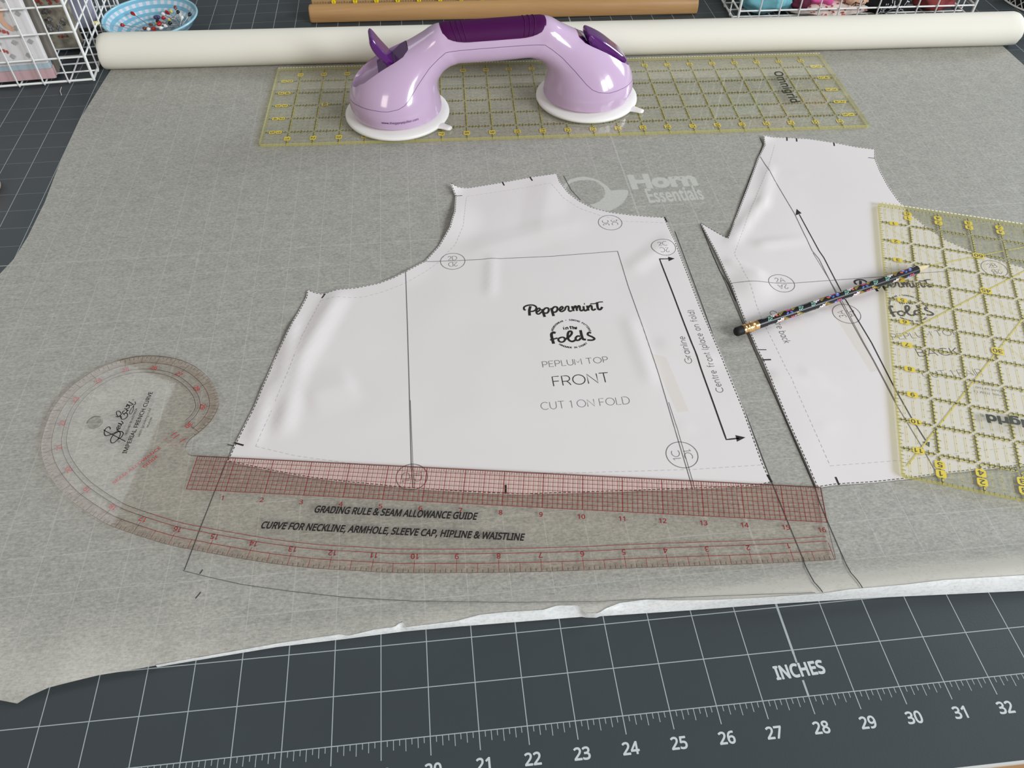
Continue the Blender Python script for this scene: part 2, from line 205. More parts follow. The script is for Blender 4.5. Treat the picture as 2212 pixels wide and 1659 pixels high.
def tracing(name, base_op, col, zfade=True):
    """translucent fibrous paper: clear where it lies flat on the mat, whiter where it lifts away from it"""
    m, nt, out = new_mat(name); N = nt.nodes; Lk = nt.links
    tc = N.new('ShaderNodeTexCoord')
    def nz(scale, st, rot, detail=5, rough=.65):
        mp = N.new('ShaderNodeMapping'); mp.inputs['Scale'].default_value = st; mp.inputs['Rotation'].default_value = (0, 0, rot)
        n = N.new('ShaderNodeTexNoise'); n.inputs['Scale'].default_value = scale; n.inputs['Detail'].default_value = detail
        n.inputs['Roughness'].default_value = rough
        Lk.new(tc.outputs['Object'], mp.inputs[0]); Lk.new(mp.outputs[0], n.inputs[0]); return n.outputs[0]
    def mth(op, a, b):
        k = N.new('ShaderNodeMath'); k.operation = op
        for i, q in enumerate((a, b)):
            if isinstance(q, (int, float)): k.inputs[i].default_value = q
            else: Lk.new(q, k.inputs[i])
        return k.outputs[0]
    f1 = nz(1300, (.22, 1, 1), .35, 3, .5); f2 = nz(1300, (.22, 1, 1), -.55, 3, .5); f3 = nz(600, (.75, 1, 1), .15, 5, .75); f4 = nz(95, (.6, 1, 1), .1, 6, .75)
    s = mth('ADD', mth('MULTIPLY', f1, .28), mth('MULTIPLY', f2, .24))
    s = mth('ADD', s, mth('MULTIPLY', f3, .80)); s = mth('ADD', s, mth('MULTIPLY', f4, .30))
    s = mth('MULTIPLY', mth('SUBTRACT', s, .81), 1.0)
    op = mth('ADD', s, base_op)
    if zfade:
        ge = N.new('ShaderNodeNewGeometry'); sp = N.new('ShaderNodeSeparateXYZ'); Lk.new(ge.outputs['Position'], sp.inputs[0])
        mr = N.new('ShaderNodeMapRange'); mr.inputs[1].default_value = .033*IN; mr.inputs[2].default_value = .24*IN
        mr.inputs[3].default_value = 0; mr.inputs[4].default_value = .47; Lk.new(sp.outputs[2], mr.inputs[0])  # opacity by height: contact translucency, plus glare on the curl put into it
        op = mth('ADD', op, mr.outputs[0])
    k = N.new('ShaderNodeMath'); k.operation = 'ADD'; k.use_clamp = True; k.inputs[1].default_value = 0; Lk.new(op, k.inputs[0])
    d = N.new('ShaderNodeBsdfDiffuse'); d.inputs[0].default_value = (*col, 1)
    tl = N.new('ShaderNodeBsdfTranslucent'); tl.inputs[0].default_value = (*col, 1)
    a = N.new('ShaderNodeMixShader'); a.inputs[0].default_value = .12
    Lk.new(d.outputs[0], a.inputs[1]); Lk.new(tl.outputs[0], a.inputs[2])
    t = N.new('ShaderNodeBsdfTransparent'); t.inputs[0].default_value = (1, 1, 1, 1)
    b = N.new('ShaderNodeMixShader'); Lk.new(k.outputs[0], b.inputs[0]); Lk.new(t.outputs[0], b.inputs[1]); Lk.new(a.outputs[0], b.inputs[2])
    g = N.new('ShaderNodeBsdfGlossy'); g.inputs['Roughness'].default_value = .45
    c = N.new('ShaderNodeMixShader'); c.inputs[0].default_value = .035; Lk.new(b.outputs[0], c.inputs[1]); Lk.new(g.outputs[0], c.inputs[2])
    Lk.new(c.outputs[0], out.inputs[0])
    return m
def wood(name, c1, c2, axis):
    m, nt, out = new_mat(name); N = nt.nodes; Lk = nt.links
    tc = N.new('ShaderNodeTexCoord'); mp = N.new('ShaderNodeMapping')
    mp.inputs['Scale'].default_value = axis
    Lk.new(tc.outputs['Object'], mp.inputs[0])
    n = N.new('ShaderNodeTexNoise'); n.inputs['Scale'].default_value = 60; n.inputs['Detail'].default_value = 8; n.inputs['Roughness'].default_value = .6
    n.inputs['Distortion'].default_value = .6
    Lk.new(mp.outputs[0], n.inputs[0])
    r = N.new('ShaderNodeValToRGB'); r.color_ramp.elements[0].position = .32; r.color_ramp.elements[1].position = .68
    r.color_ramp.elements[0].color = (*c1, 1); r.color_ramp.elements[1].color = (*c2, 1)
    Lk.new(n.outputs[0], r.inputs[0])
    b = N.new('ShaderNodeBsdfPrincipled'); b.inputs['Roughness'].default_value = .42; b.inputs['Specular IOR Level'].default_value = .35
    Lk.new(r.outputs[0], b.inputs['Base Color']); Lk.new(b.outputs[0], out.inputs[0])
    return m

M = {}
M['mat'] = pbr('mat_vinyl', (.050, .062, .068), .46, .42, vary=(14, .05, (1, 1, 1)), bump=(900, .12))
M['matline'] = pbr('mat_line_ink', (.42, .47, .47), .55, .3)
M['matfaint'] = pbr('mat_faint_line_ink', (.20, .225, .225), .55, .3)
M['matnum'] = pbr('mat_number_ink', (.62, .66, .66), .55, .3)
M['matedge'] = pbr('mat_edge', (.62, .64, .62), .6, .3)
M['table'] = wood('table_wood', (.36, .20, .09), (.50, .30, .15), (.06, 1, 1))
M['floor'] = pbr('floor_boards', (.22, .17, .13), .5, .4, vary=(3, .2, (.2, 1, 1)))
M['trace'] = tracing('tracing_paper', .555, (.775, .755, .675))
M['trace2'] = tracing('tracing_paper_folded', .95, (.92, .94, .93), False)
M['roll'] = pbr('tracing_roll_paper', (.88, .855, .755), .62, .3, vary=(6, .025, (.3, 1, 1)))
M['rollend'] = pbr('tracing_roll_end', (.86, .86, .82), .6, .3)
M['core'] = pbr('roll_core_card', (.30, .22, .15), .8, .2)
M['pencil_line'] = pbr('pencil_line', (.075, .075, .075), .6, .3)
M['pencil_faint'] = pbr('pencil_faint_line', (.12, .12, .115), .6, .3)
M['paper'] = pbr('white_printer_paper', (.80, .757, .75), .62, .3, vary=(5, .018, (1, 1, 1)))
M['ink'] = pbr('black_print', (.025, .02, .02), .55, .3)
M['greyink'] = pbr('grey_print', (.16, .15, .15), .6, .3)
M['faintink'] = pbr('faint_grey_print', (.52, .50, .50), .6, .3)
M['tape'] = clear('clear_tape', (.98, .975, .95), True, 1.3)
M['acrylic'] = clear('clear_acrylic', (.968, .966, .915), True, 1.52, cover=((.88, .87, .68), .085))  # pale cover puts surface glare into the colour as a milky haze
M['acrylic_under'] = clear('clear_acrylic_underside', (1, 1, 1), False)
M['acrylic_edge'] = clear('yellow_acrylic_edge', (.95, .92, .60), True, 1.4, cover=((.80, .76, .36), .32))
M['yellow_film'] = clear('yellow_edge_film', (.97, .95, .74), False, cover=((.82, .78, .34), .18))
M['edgeglint'] = pbr('painted_ruler_edge_glint', (.86, .86, .74), .3, .5)  # pale paint for the bright reflection along the ruler's bevel
M['rulerblack'] = pbr('ruler_black_print', (.03, .03, .012), .4, .4)
M['ruleryellow'] = pbr('ruler_yellow_print', (.74, .64, .04), .4, .4)
M['ruleryellowpale'] = clear('ruler_pale_yellow_print', (.95, .90, .55), False, cover=((.72, .62, .16), .5))
M['rulerlabel'] = pbr('ruler_label_yellow', (.90, .70, .015), .4, .4)
M['curve'] = clear('clear_curve_plastic', (.965, .94, .91), True, 1.5)
M['curve_edge'] = clear('curve_plastic_edge', (.55, .47, .43), True, 1.4)
M['curve_band'] = clear('rose_scale_tint', (.985, .945, .925), False)
M['curve_grid'] = clear('rose_grid_tint', (1.0, .945, .925), False)
M['curvered'] = pbr('curve_red_print', (.30, .03, .03), .4, .4)
M['curvebright'] = pbr('curve_bright_red_print', (.50, .05, .045), .4, .4)
M['curvedark'] = pbr('curve_dark_tick_print', (.13, .06, .05), .4, .4)
M['lilac'] = pbr('glossy_lilac_plastic', (.62, .455, .65), .15, .5, coat=.5)
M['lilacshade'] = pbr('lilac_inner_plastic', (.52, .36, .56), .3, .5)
M['plum'] = pbr('plum_rubber_grip', (.066, .004, .068), .55, .18, bump=(1800, .25))
M['purple'] = pbr('deep_purple_plastic', (.10, .010, .16), .14, .5, coat=.6)
M['seam'] = pbr('seam_gap', (.16, .09, .2), .6, .2)
M['violettext'] = pbr('violet_print', (.14, .02, .19), .4, .4)
M['cup'] = pbr('milky_rubber', (.90, .89, .85), .42, .4)
M['wire'] = pbr('white_coated_wire', (.88, .90, .88), .3, .5)
M['rackwood'] = wood('beech_wood', (.43, .235, .095), (.58, .35, .155), (.05, 1, 1))
M['eraser'] = pbr('black_eraser', (.012, .012, .013), .6, .3)
M['brass'] = pbr('brass_ferrule', (.80, .50, .22), .28, .5, metal=1.)
M['lacquer'] = pbr('black_lacquer', (.008, .008, .010), .32, .4)
M['barewood'] = pbr('bare_wood', (.66, .55, .33), .6, .3, vary=(80, .08, (.1, 1, 1)))
for k, c in dict(d_white=(.85, .80, .80), d_pink=(.80, .12, .22), d_blue=(.10, .18, .62), d_mint=(.32, .66, .54), d_gold=(.52, .36, .07), d_coral=(.62, .13, .07), d_grey=(.20, .22, .21)).items():
    M[k] = pbr('pencil_' + k[2:], c, .3, .5)
M['glaze_blue'] = pbr('blue_glaze', (.20, .47, .62), .18, .5, coat=.4)
M['glaze_mid'] = pbr('pale_blue_glaze', (.34, .61, .72), .18, .5, coat=.4)
M['glaze_white'] = pbr('white_glaze', (.72, .70, .78), .18, .5, coat=.4)
M['steel'] = pbr('pin_steel', (.55, .55, .54), .3, .5, metal=1.)
for k, c in dict(p_red=(.36, .012, .012), p_white=(.78, .76, .72), p_black=(.01, .01, .012), p_yellow=(.72, .66, .16), p_brown=(.16, .05, .03), p_blue=(.03, .08, .22), p_violet=(.07, .06, .16), p_paleyellow=(.74, .68, .32)).items():
    M[k] = pbr('pin_head_' + k[2:], c, .2, .5)

# ------------------------------------------------------------------ mesh helpers
def resample(pts, step, closed=False):
    P = [np.array(p, float) for p in pts]
    if closed: P = P + [P[0]]
    out = []
    for a, b in zip(P[:-1], P[1:]):
        n = max(1, int(np.ceil(np.linalg.norm(b-a)/step)))
        for i in range(n): out.append(a+(b-a)*i/n)
    if not closed: out.append(P[-1])
    return out
def smooth(pts, closed=False, n=8):
    """Catmull-Rom curve through the points"""
    P = [np.array(p, float) for p in pts]
    if len(P) < 3: return P
    if closed: Q = [P[-1]]+P+[P[0], P[1]]
    else: Q = [2*P[0]-P[1]]+P+[2*P[-1]-P[-2]]
    out = []
    for i in range(1, len(Q)-2):
        a, b, c, d = Q[i-1:i+3]
        for k in range(n):
            t = k/n
            out.append(.5*((2*b)+(c-a)*t+(2*a-5*b+4*c-d)*t*t+(3*b-a-3*c+d)*t**3))
    if not closed: out.append(P[-1])
    return out
def circle_pts(cx, cy, r, n=40, a0=0, a1=360):
    return [(cx+r*math.cos(math.radians(a0+(a1-a0)*i/n)), cy+r*math.sin(math.radians(a0+(a1-a0)*i/n))) for i in range(n+1)]
TXT = {}
import os
FONT = None
try:                                # Blender's own interface face; the built-in face serves where it is missing
    FONT = bpy.data.fonts.load(os.path.join(bpy.utils.system_resource('DATAFILES'), 'fonts', 'NotoSansHebrew-Regular.woff2'))
except Exception: FONT = None
def tri(pts, edges=None, poly=True):
    """triangles of a flat outline, all facing up"""
    n = len(pts)
    r = delaunay_2d_cdt([Vector(p[:2]) for p in pts], edges or [], [list(range(n))] if poly else [], 1, 1e-6)
    V = r[0]; F = []
    for f in r[2]:
        a = sum(V[f[i]][0]*V[f[(i+1) % len(f)]][1]-V[f[(i+1) % len(f)]][0]*V[f[i]][1] for i in range(len(f)))
        F.append(list(f) if a > 0 else list(f)[::-1])
    return V, F
def text_mesh(s, bold, plain=False):
    key = (s, bold, plain)
    if key not in TXT:
        c = bpy.data.curves.new('tmp', 'FONT'); c.body = s; c.resolution_u = 3
        if FONT and not plain: c.font = FONT
        if plain: c.offset = bold
        o = bpy.data.objects.new('tmp', c); COL.objects.link(o)
        dg = bpy.context.evaluated_depsgraph_get()
        me = o.evaluated_get(dg).to_mesh()
        v = [tuple(p.co[:2]) for p in me.vertices]; f = [list(p.vertices) for p in me.polygons]
        o.evaluated_get(dg).to_mesh_clear()
        bpy.data.objects.remove(o); bpy.data.curves.remove(c)
        if bold > 0 and not plain and v:     # heavier weight: the outline of every letter grown by `bold`
            cnt = {}; q = [Vector(p) for p in v]; g = [list(p) for p in f]
            for p in f:
                for i in range(len(p)):
                    e = tuple(sorted((p[i], p[(i+1) % len(p)]))); cnt[e] = cnt.get(e, 0)+1
            for (i, j), n in cnt.items():
                if n == 1:
                    a = np.array(v[i]); b = np.array(v[j]); t = b-a; L = np.linalg.norm(t)
                    if L < 1e-6: continue
                    t /= L; nn = np.array([-t[1], t[0]])*bold; a = a-t*bold*.5; b = b+t*bold*.5; k = len(q)
                    q += [Vector(a-nn), Vector(b-nn), Vector(b+nn), Vector(a+nn)]; g.append([k, k+1, k+2, k+3])
            r = delaunay_2d_cdt(q, [], g, 1, 1e-5)
            A0 = np.array([tuple(p) for p in r[0]]); cen = np.array([A0[list(p)].mean(0) for p in r[2]]); keep = np.zeros(len(cen), bool)
            Q0 = np.array([tuple(p) for p in q])
            for p in g:                      # inside any triangle of the letters or any piece of their border
                for k in range(1, len(p)-1):
                    a, b, c = Q0[p[0]], Q0[p[k]], Q0[p[k+1]]
                    s1 = (b[0]-a[0])*(cen[:, 1]-a[1])-(b[1]-a[1])*(cen[:, 0]-a[0])
                    s2 = (c[0]-b[0])*(cen[:, 1]-b[1])-(c[1]-b[1])*(cen[:, 0]-b[0])
                    s3 = (a[0]-c[0])*(cen[:, 1]-c[1])-(a[1]-c[1])*(cen[:, 0]-c[0])
                    keep |= ((s1 > 0) & (s2 > 0) & (s3 > 0)) | ((s1 < 0) & (s2 < 0) & (s3 < 0))
            v = [tuple(p) for p in r[0]]; f = [list(p) for p, o_ in zip(r[2], keep) if o_]
        v = np.array(v) if v else np.zeros((0, 2)); dz = np.zeros(len(v))
        TXT[key] = (v, f, dz)
    return TXT[key]
CAP = float(text_mesh('H', 0.)[0][:, 1].max())
def wloc(o):
    v = Vector((0, 0, 0))
    while o is not None: v = v+o.location; o = o.parent
    return v
class MB:
    def __init__(s): s.v = []; s.f = []; s.m = []; s.sm = []; s.mats = []
    def mi(s, mat):
        if mat not in s.mats: s.mats.append(mat)
        return s.mats.index(mat)
    def add(s, vs, fs, mat, sm=False):
        b = len(s.v); s.v += [tuple(float(c) for c in p) for p in vs]
        i = s.mi(mat)
        for f in fs:
            s.f.append([b+k for k in f]); s.m.append(i); s.sm.append(sm)
    def ribbon(s, pts, w, zf, mat, closed=False, step=.25):
        P = resample([p[:2] for p in pts], step, closed); n = len(P)
        if n < 2: return
        vs = []
        for i in range(n):
            if closed: t = P[(i+1) % n]-P[i-1]
            else: t = P[min(i+1, n-1)]-P[max(i-1, 0)]
            L = np.linalg.norm(t)
            nn = np.array([-t[1], t[0]])/(L if L > 1e-9 else 1)*w/2
            for q in (P[i]+nn, P[i]-nn): vs.append((q[0], q[1], zf(q[0], q[1]) if callable(zf) else zf))
        fs = [[2*i, 2*i+1, 2*i+3, 2*i+2] for i in range(n-1)]
        if closed: fs.append([2*n-2, 2*n-1, 1, 0])
        s.add(vs, [f[::-1] for f in fs] if False else fs, mat)
    def dashes(s, pts, w, on, off, zf, mat):
        P = [np.array(p[:2], float) for p in pts]
        d = [0]
        for a, b in zip(P[:-1], P[1:]): d.append(d[-1]+np.linalg.norm(b-a))
        xs = [p[0] for p in P]; ys = [p[1] for p in P]; t = 0
        while t < d[-1]:
            e = min(t+on, d[-1])
            tt = [t]+[q for q in d if t < q < e]+[e]
            s.ribbon([(np.interp(q, d, xs), np.interp(q, d, ys)) for q in tt], w, zf, mat)
            t += on+off
    def fill(s, pts, zf, mat):
        vs = [(p[0], p[1], zf(p[0], p[1]) if callable(zf) else zf) for p in pts]
        V, F = tri(pts)
        s.add([(p[0], p[1], zf(p[0], p[1]) if callable(zf) else zf) for p in V], F, mat)
    def frame(s, p0, p1, top):
        p0, p1, top = (np.array(q[:2], float) for q in (p0, p1, top))
        L = np.linalg.norm(p1-p0); ex = (p1-p0)/L; ey = np.array([-ex[1], ex[0]])
        h = (top-p0)@ey; sh = (top-p0)@ex
        return p0, ex, ey, L, h, sh
    def text(s, body, p0, p1, top, zf, mat, bold=0., shear=None, fit=True, plain=False):
        """block lettering from baseline start p0 to baseline end p1, capital height reaching `top`"""
        v, f, dz = text_mesh(body, bold, plain)
        if not len(v): return
        p0, ex, ey, L, h, sh = s.frame(p0, p1, top)
        x0, x1 = v[:, 0].min(), v[:, 0].max()
        cap = .69 if plain else CAP; k = h/cap; kx = L/(x1-x0) if fit else k
        s_ = (shear*abs(h) if shear is not None else 0)
        vs = []
        for (x, y), e in zip(v, dz):
            q = p0+ex*((x-x0)*kx+s_*y/cap)+ey*(y*k)
            vs.append((q[0], q[1], (zf(q[0], q[1]) if callable(zf) else zf)+e))
        s.add(vs, f, mat)
    def label(s, body, c, up, h, zf, mat, bold=0.01, wx=1.):
        """short lettering of capital height h centred on c; `up` is the direction of the letter tops"""
        v, f, dz = text_mesh(body, bold)
        c = np.array(c[:2], float); ey = np.array(up[:2], float); ey /= np.linalg.norm(ey); ex = np.array([ey[1], -ey[0]])
        xm = (v[:, 0].min()+v[:, 0].max())/2; ym = CAP/2; k = h/CAP
        vs = []
        for (x, y), e in zip(v, dz):
            q = c+ex*(x-xm)*k*wx+ey*(y-ym)*k
            vs.append((q[0], q[1], (zf(q[0], q[1]) if callable(zf) else zf)+e))
        s.add(vs, f, mat)
    def thin(s, body, p0, p1, top, zf, mat, w):
        """monoline lettering (round pen strokes) fitted between p0 and p1"""
        p0, ex, ey, L, h, sh = s.frame(p0, p1, top)
        x = 0; items = []
        for ch in body:
            if ch == ' ': x += .42; continue
            adv, strokes = GLYPH[ch]
            items.append((x, strokes)); x += adv+.22
        tot = x-.22; kx = L/tot
        for x, strokes in items:
            for st in strokes:
                s.ribbon([p0+ex*(x+a)*kx+ey*b*h for a, b in st], w, zf, mat, step=9)
    def box(s, x0, x1, y0, y1, z0, z1, mat):
        v = [(x, y, z) for z in (z0, z1) for y in (y0, y1) for x in (x0, x1)]
        s.add(v, [[0, 2, 3, 1], [4, 5, 7, 6], [0, 1, 5, 4], [2, 6, 7, 3], [0, 4, 6, 2], [1, 3, 7, 5]], mat)
    def prism(s, pts, z0, z1, mat_top, mat_bot, mat_side):
        """closed plate with the outline pts (counter-clockwise)"""
        n = len(pts)
        V, F = tri(pts)
        s.add([(p[0], p[1], z1) for p in V], F, mat_top)
        s.add([(p[0], p[1], z0) for p in V], [f[::-1] for f in F], mat_bot)
        s.add([(p[0], p[1], z0) for p in pts]+[(p[0], p[1], z1) for p in pts], [[i, (i+1) % n, n+(i+1) % n, n+i] for i in range(n)], mat_side)
    def loft(s, rings, mat, cap=True, sm=True, closed=True):
        n = len(rings[0]); vs = [p for r in rings for p in r]; fs = []
        for i in range(len(rings)-1):
            for k in range(n if closed else n-1):
                a = i*n+k; b = i*n+(k+1) % n
                fs.append([a, b, b+n, a+n])
        s.add(vs, fs, mat, sm)
        if cap:
            s.add(rings[0], [list(range(n))[::-1]], mat); s.add(rings[-1], [list(range(n))], mat)
    def tube(s, pts, r, mat, n=8, cap=True, closed=False):
        P = [np.array(p, float) for p in pts]; rings = []
        up = None; m = len(P)
        for i in range(m):
            if closed: t = P[(i+1) % m]-P[i-1]
            else: t = P[min(i+1, m-1)]-P[max(i-1, 0)]
            t = t/np.linalg.norm(t)
            if up is None:
                up = np.array([0, 0, 1.]) if abs(t[2]) < .9 else np.array([1., 0, 0])
            a = np.cross(t, up); a /= np.linalg.norm(a); b = np.cross(a, t); up = b
            rr = r[i] if isinstance(r, (list, tuple)) else r
            rings.append([P[i]+rr*(math.cos(q)*a+math.sin(q)*b) for q in [2*math.pi*k/n for k in range(n)]])
        if closed: rings.append(rings[0])
        s.loft(rings, mat, cap=cap and not closed)
    def lathe(s, prof, c, mat, n=48, cap=False):
        """profile [(r, z)] turned about the vertical through c"""
        rings = [[(c[0]+r*math.cos(2*math.pi*k/n), c[1]+r*math.sin(2*math.pi*k/n), c[2]+z) for k in range(n)] for r, z in prof]
        s.loft(rings, mat, cap=cap)
    def ball(s, c, r, mat, n=12, st=(1, 1, 1)):
        rings = [[(c[0]+st[0]*r*math.sin(a)*math.cos(2*math.pi*k/n), c[1]+st[1]*r*math.sin(a)*math.sin(2*math.pi*k/n), c[2]-st[2]*r*math.cos(a)) for k in range(n)] for a in [math.pi*(.02+.96*i/7) for i in range(8)]]
        s.loft(rings, mat)
    def build(s, name, parent=None, origin=None):
        o0 = np.array(origin if origin is not None else (0, 0, 0), float)
        me = bpy.data.meshes.new(name)
        me.from_pydata([((x-o0[0])*IN, (y-o0[1])*IN, (z-o0[2])*IN) for x, y, z in s.v], [], s.f)
        for m in s.mats: me.materials.append(m)
        me.polygons.foreach_set('material_index', s.m)
        me.polygons.foreach_set('use_smooth', s.sm)
        me.validate(); me.update()
        o = bpy.data.objects.new(name, me); COL.objects.link(o)
        if origin is not None and parent is None: o.location = Vector(o0)*IN
        if parent is not None:
            o.parent = parent
            o.location = Vector(o0)*IN-wloc(parent)
        return o
def tag(o, label, cat, group=None):
    o['label'] = label; o['category'] = cat
    if group: o['group'] = group
    return o
def thing(name, loc, label, cat, group=None):
    o = bpy.data.objects.new(name, None); COL.objects.link(o)
    o.empty_display_size = .02; o.location = Vector(loc)*IN
    return tag(o, label, cat, group)
def recalc(o):
    import bmesh
    b = bmesh.new(); b.from_mesh(o.data); bmesh.ops.remove_doubles(b, verts=b.verts, dist=1e-6)
    bmesh.ops.recalc_face_normals(b, faces=b.faces); b.to_mesh(o.data); b.free()
def ss(t):
    t = min(1, max(0, t)); return t*t*(3-2*t)
def inside(p, poly):
    x, y = p; r = False; j = len(poly)-1
    for i in range(len(poly)):
        xi, yi = poly[i][:2]; xj, yj = poly[j][:2]
        if (yi > y) != (yj > y) and x < (xj-xi)*(y-yi)/(yj-yi)+xi: r = not r
        j = i
    return r
def sheet_into(mb, outline, zf, step, mat, estep=None, fine=None):
    """triangulate an outlined sheet with inner points so that it follows the height zf"""
    B = resample(outline, estep or step, True); n = len(B)
    pts = [Vector(p) for p in B]
    xs = [p[0] for p in B]; ys = [p[1] for p in B]; Bn = np.array(B)
    if fine: step = fine[2]
    y = min(ys)+step/2; row = 0
    while y < max(ys):
        x = min(xs)+(step/2 if row % 2 else 0)
        while x < max(xs):
            if inside((x, y), B) and np.min(np.hypot(Bn[:, 0]-x, Bn[:, 1]-y)) > step*.45: pts.append(Vector((x, y)))
            x += step
        y += step*.87; row += 1
        if fine and y > fine[0]: step = fine[1]
    r = delaunay_2d_cdt(pts, [], [list(range(n))], 1, 1e-6)
    F = [f if sum(r[0][f[i]][0]*r[0][f[(i+1) % 3]][1]-r[0][f[(i+1) % 3]][0]*r[0][f[i]][1] for i in range(3)) > 0 else f[::-1] for f in r[2]]
    mb.add([(p[0], p[1], zf(p[0], p[1])) for p in r[0]], F, mat, True)

# monoline capitals and small letters, unit capital height: (advance, strokes)
def A(cx, cy, rx, ry, a0, a1, n=12): return [(cx+rx*math.cos(math.radians(a0+(a1-a0)*i/n)), cy+ry*math.sin(math.radians(a0+(a1-a0)*i/n))) for i in range(n+1)]
X = .68
GLYPH = {
 'P': (.62, [[(0, 0), (0, 1)], [(0, 1), (.34, 1)]+A(.34, .72, .28, .28, 90, -90)+[(0, .44)]]),
 'E': (.56, [[(.56, 1), (0, 1), (0, 0), (.56, 0)], [(0, .52), (.48, .52)]]),
 'L': (.52, [[(0, 1), (0, 0), (.52, 0)]]),
 'U': (.74, [[(0, 1), (0, .37)]+A(.37, .37, .37, .37, 180, 360)+[(.74, 1)]]),
 'M': (.86, [[(0, 0), (0, 1), (.43, .34), (.86, 1), (.86, 0)]]),
 'T': (.74, [[(0, 1), (.74, 1)], [(.37, 1), (.37, 0)]]),
 'O': (1.0, [A(.5, .5, .5, .5, 90, 450, 28)]),
 'F': (.54, [[(.54, 1), (0, 1), (0, 0)], [(0, .5), (.48, .5)]]),
 'R': (.64, [[(0, 0), (0, 1), (.34, 1)]+A(.34, .71, .29, .29, 90, -90)+[(0, .42)], [(.34, .42), (.5, .26), (.64, 0)]]),
 'N': (.78, [[(0, 0), (0, 1), (.78, 0), (.78, 1)]]),
 'C': (.84, [A(.5, .5, .5, .5, 50, 310, 22)]),
 'D': (.82, [[(0, 0), (0, 1), (.34, 1)]+A(.34, .5, .48, .5, 90, -90, 16)+[(0, 0)]]),
 'A': (.84, [[(0, 0), (.42, 1), (.84, 0)], [(.15, .34), (.69, .34)]]),
 'B': (.62, [[(0, 0), (0, 1), (.32, 1)]+A(.32, .76, .24, .24, 90, -90)+[(0, .52)], [(.32, .52)]+A(.34, .26, .28, .26, 90, -90)+[(0, 0)]]),
 'K': (.66, [[(0, 0), (0, 1)], [(.6, 1), (0, .4)], [(.2, .6), (.66, 0)]]),
 'H': (.74, [[(0, 0), (0, 1)], [(.74, 0), (.74, 1)], [(0, .5), (.74, .5)]]),
 'I': (.02, [[(0, 0), (0, 1)]]),
 'G': (.9, [A(.5, .5, .5, .5, 50, 335, 22)+[(.95, .46), (.55, .46)]]),
 '1': (.22, [[(0, .82), (.2, 1), (.2, 0)]]),
 '2': (.58, [A(.29, .72, .28, .28, 170, -30, 10)+[(0, 0), (.58, 0)]]),
 '3': (.56, [A(.27, .74, .25, .26, 150, -80, 10)+A(.27, .25, .29, .26, 80, -150, 10)]),
 'a': (.5, [A(.25, X/2, .25, X/2, 0, 360, 20), [(.5, X), (.5, 0)]]),
 'b': (.5, [A(.25, X/2, .25, X/2, 0, 360, 20), [(0, 1.05), (0, 0)]]),
 'c': (.44, [A(.26, X/2, .26, X/2, 50, 310, 16)]),
 'd': (.5, [A(.25, X/2, .25, X/2, 0, 360, 20), [(.5, 1.05), (.5, 0)]]),
 'e': (.5, [[(0, X/2), (.5, X/2)]+A(.25, X/2, .25, X/2, 0, 310, 18)]),
 'f': (.3, [[(.12, 0), (.12, .8)]+A(.28, .85, .16, .2, 180, 80, 6), [(0, X), (.3, X)]]),
 'i': (.02, [[(0, 0), (0, X)], [(0, .88), (0, .93)]]),
 'k': (.42, [[(0, 0), (0, 1.05)], [(.4, X), (0, .28)], [(.14, .4), (.42, 0)]]),
 'l': (.02, [[(0, 0), (0, 1.05)]]),
 'n': (.46, [[(0, 0), (0, X)], [(0, .4)]+A(.23, X-.23, .23, .23, 160, 0, 8)+[(.46, 0)]]),
 'o': (.52, [A(.26, X/2, .26, X/2, 0, 360, 20)]),
 'p': (.5, [A(.25, X/2, .25, X/2, 0, 360, 20), [(0, X), (0, -.35)]]),
 'r': (.26, [[(0, 0), (0, X)], [(0, .42)]+A(.22, X-.22, .22, .22, 170, 80, 5)]),
 't': (.28, [[(.12, .95), (.12, .12), (.26, .0)], [(0, X), (.28, X)]]),
 '(': (.16, [A(.35, .42, .35, .68, 130, 230, 10)]),
 ')': (.16, [A(-.19, .42, .35, .68, 50, -50, 10)]),
}
# ------------------------------------------------------------------ setting: floor, table, cutting mat
m = MB(); m.box(-60, 130, -70, 110, -30.5, -30, M['floor'])
o = m.build('floor'); o['kind'] = 'structure'

table = thing('table', (30, 18, -30), 'pale wooden table carrying the dark cutting mat, its edge showing in the bottom corner', 'table')
m = MB(); m.box(-8, 70, -7, 46, -1.25, -.1, M['table']); m.build('table_top', table)
for lx, ly in ((-5, -4), (65, -4), (-5, 41), (65, 41)):
    m = MB(); m.box(lx, lx+2.5, ly, ly+2.5, -30, -1.25, M['table']); m.build('leg', table)

# mat: dark vinyl with printed inch grid
Y0, Y1 = -1.66, 38.5
X0, X1 = -1.6, 61.6
mat_o = thing('cutting_mat', (30, 18, -.1), 'large charcoal cutting mat printed with a white inch grid and ruler numbers', 'cutting mat')
m = MB()
m.box(X0, X1, Y0, Y1, -.1, 0, M['mat'])
m.box(X0-.06, X1+.06, Y0-.05, Y0, -.1, .001, M['matedge'])
E_ = .0022
for k in range(0, 61):
    if k == 28:
        m.ribbon([(28, .92), (28, 36)], .052, E_, M['matline'], step=40); m.ribbon([(28, .72), (28, .92)], .045, E_, M['matline'], step=40)
        m.ribbon([(28, 0), (28, .34)], .045, E_, M['matline'], step=40)
    else:
        m.ribbon([(k, 0), (k, 36)], .020, E_, M['matline'], step=40)
for k in range(0, 37):
    far = k > 12
    w = .030 if k in (16,) else .020
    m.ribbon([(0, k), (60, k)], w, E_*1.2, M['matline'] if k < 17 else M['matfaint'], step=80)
m.ribbon([(46.2, 26.6), (52, 30.2)], .02, E_, M['matfaint'], step=20)
for a, b in (((8, 0), (44, 36)), ((20, 4), (52, 22.5)), ((14, 22), (30, 6))): m.ribbon([a, b], .014, E_, M['matfaint'], step=80)
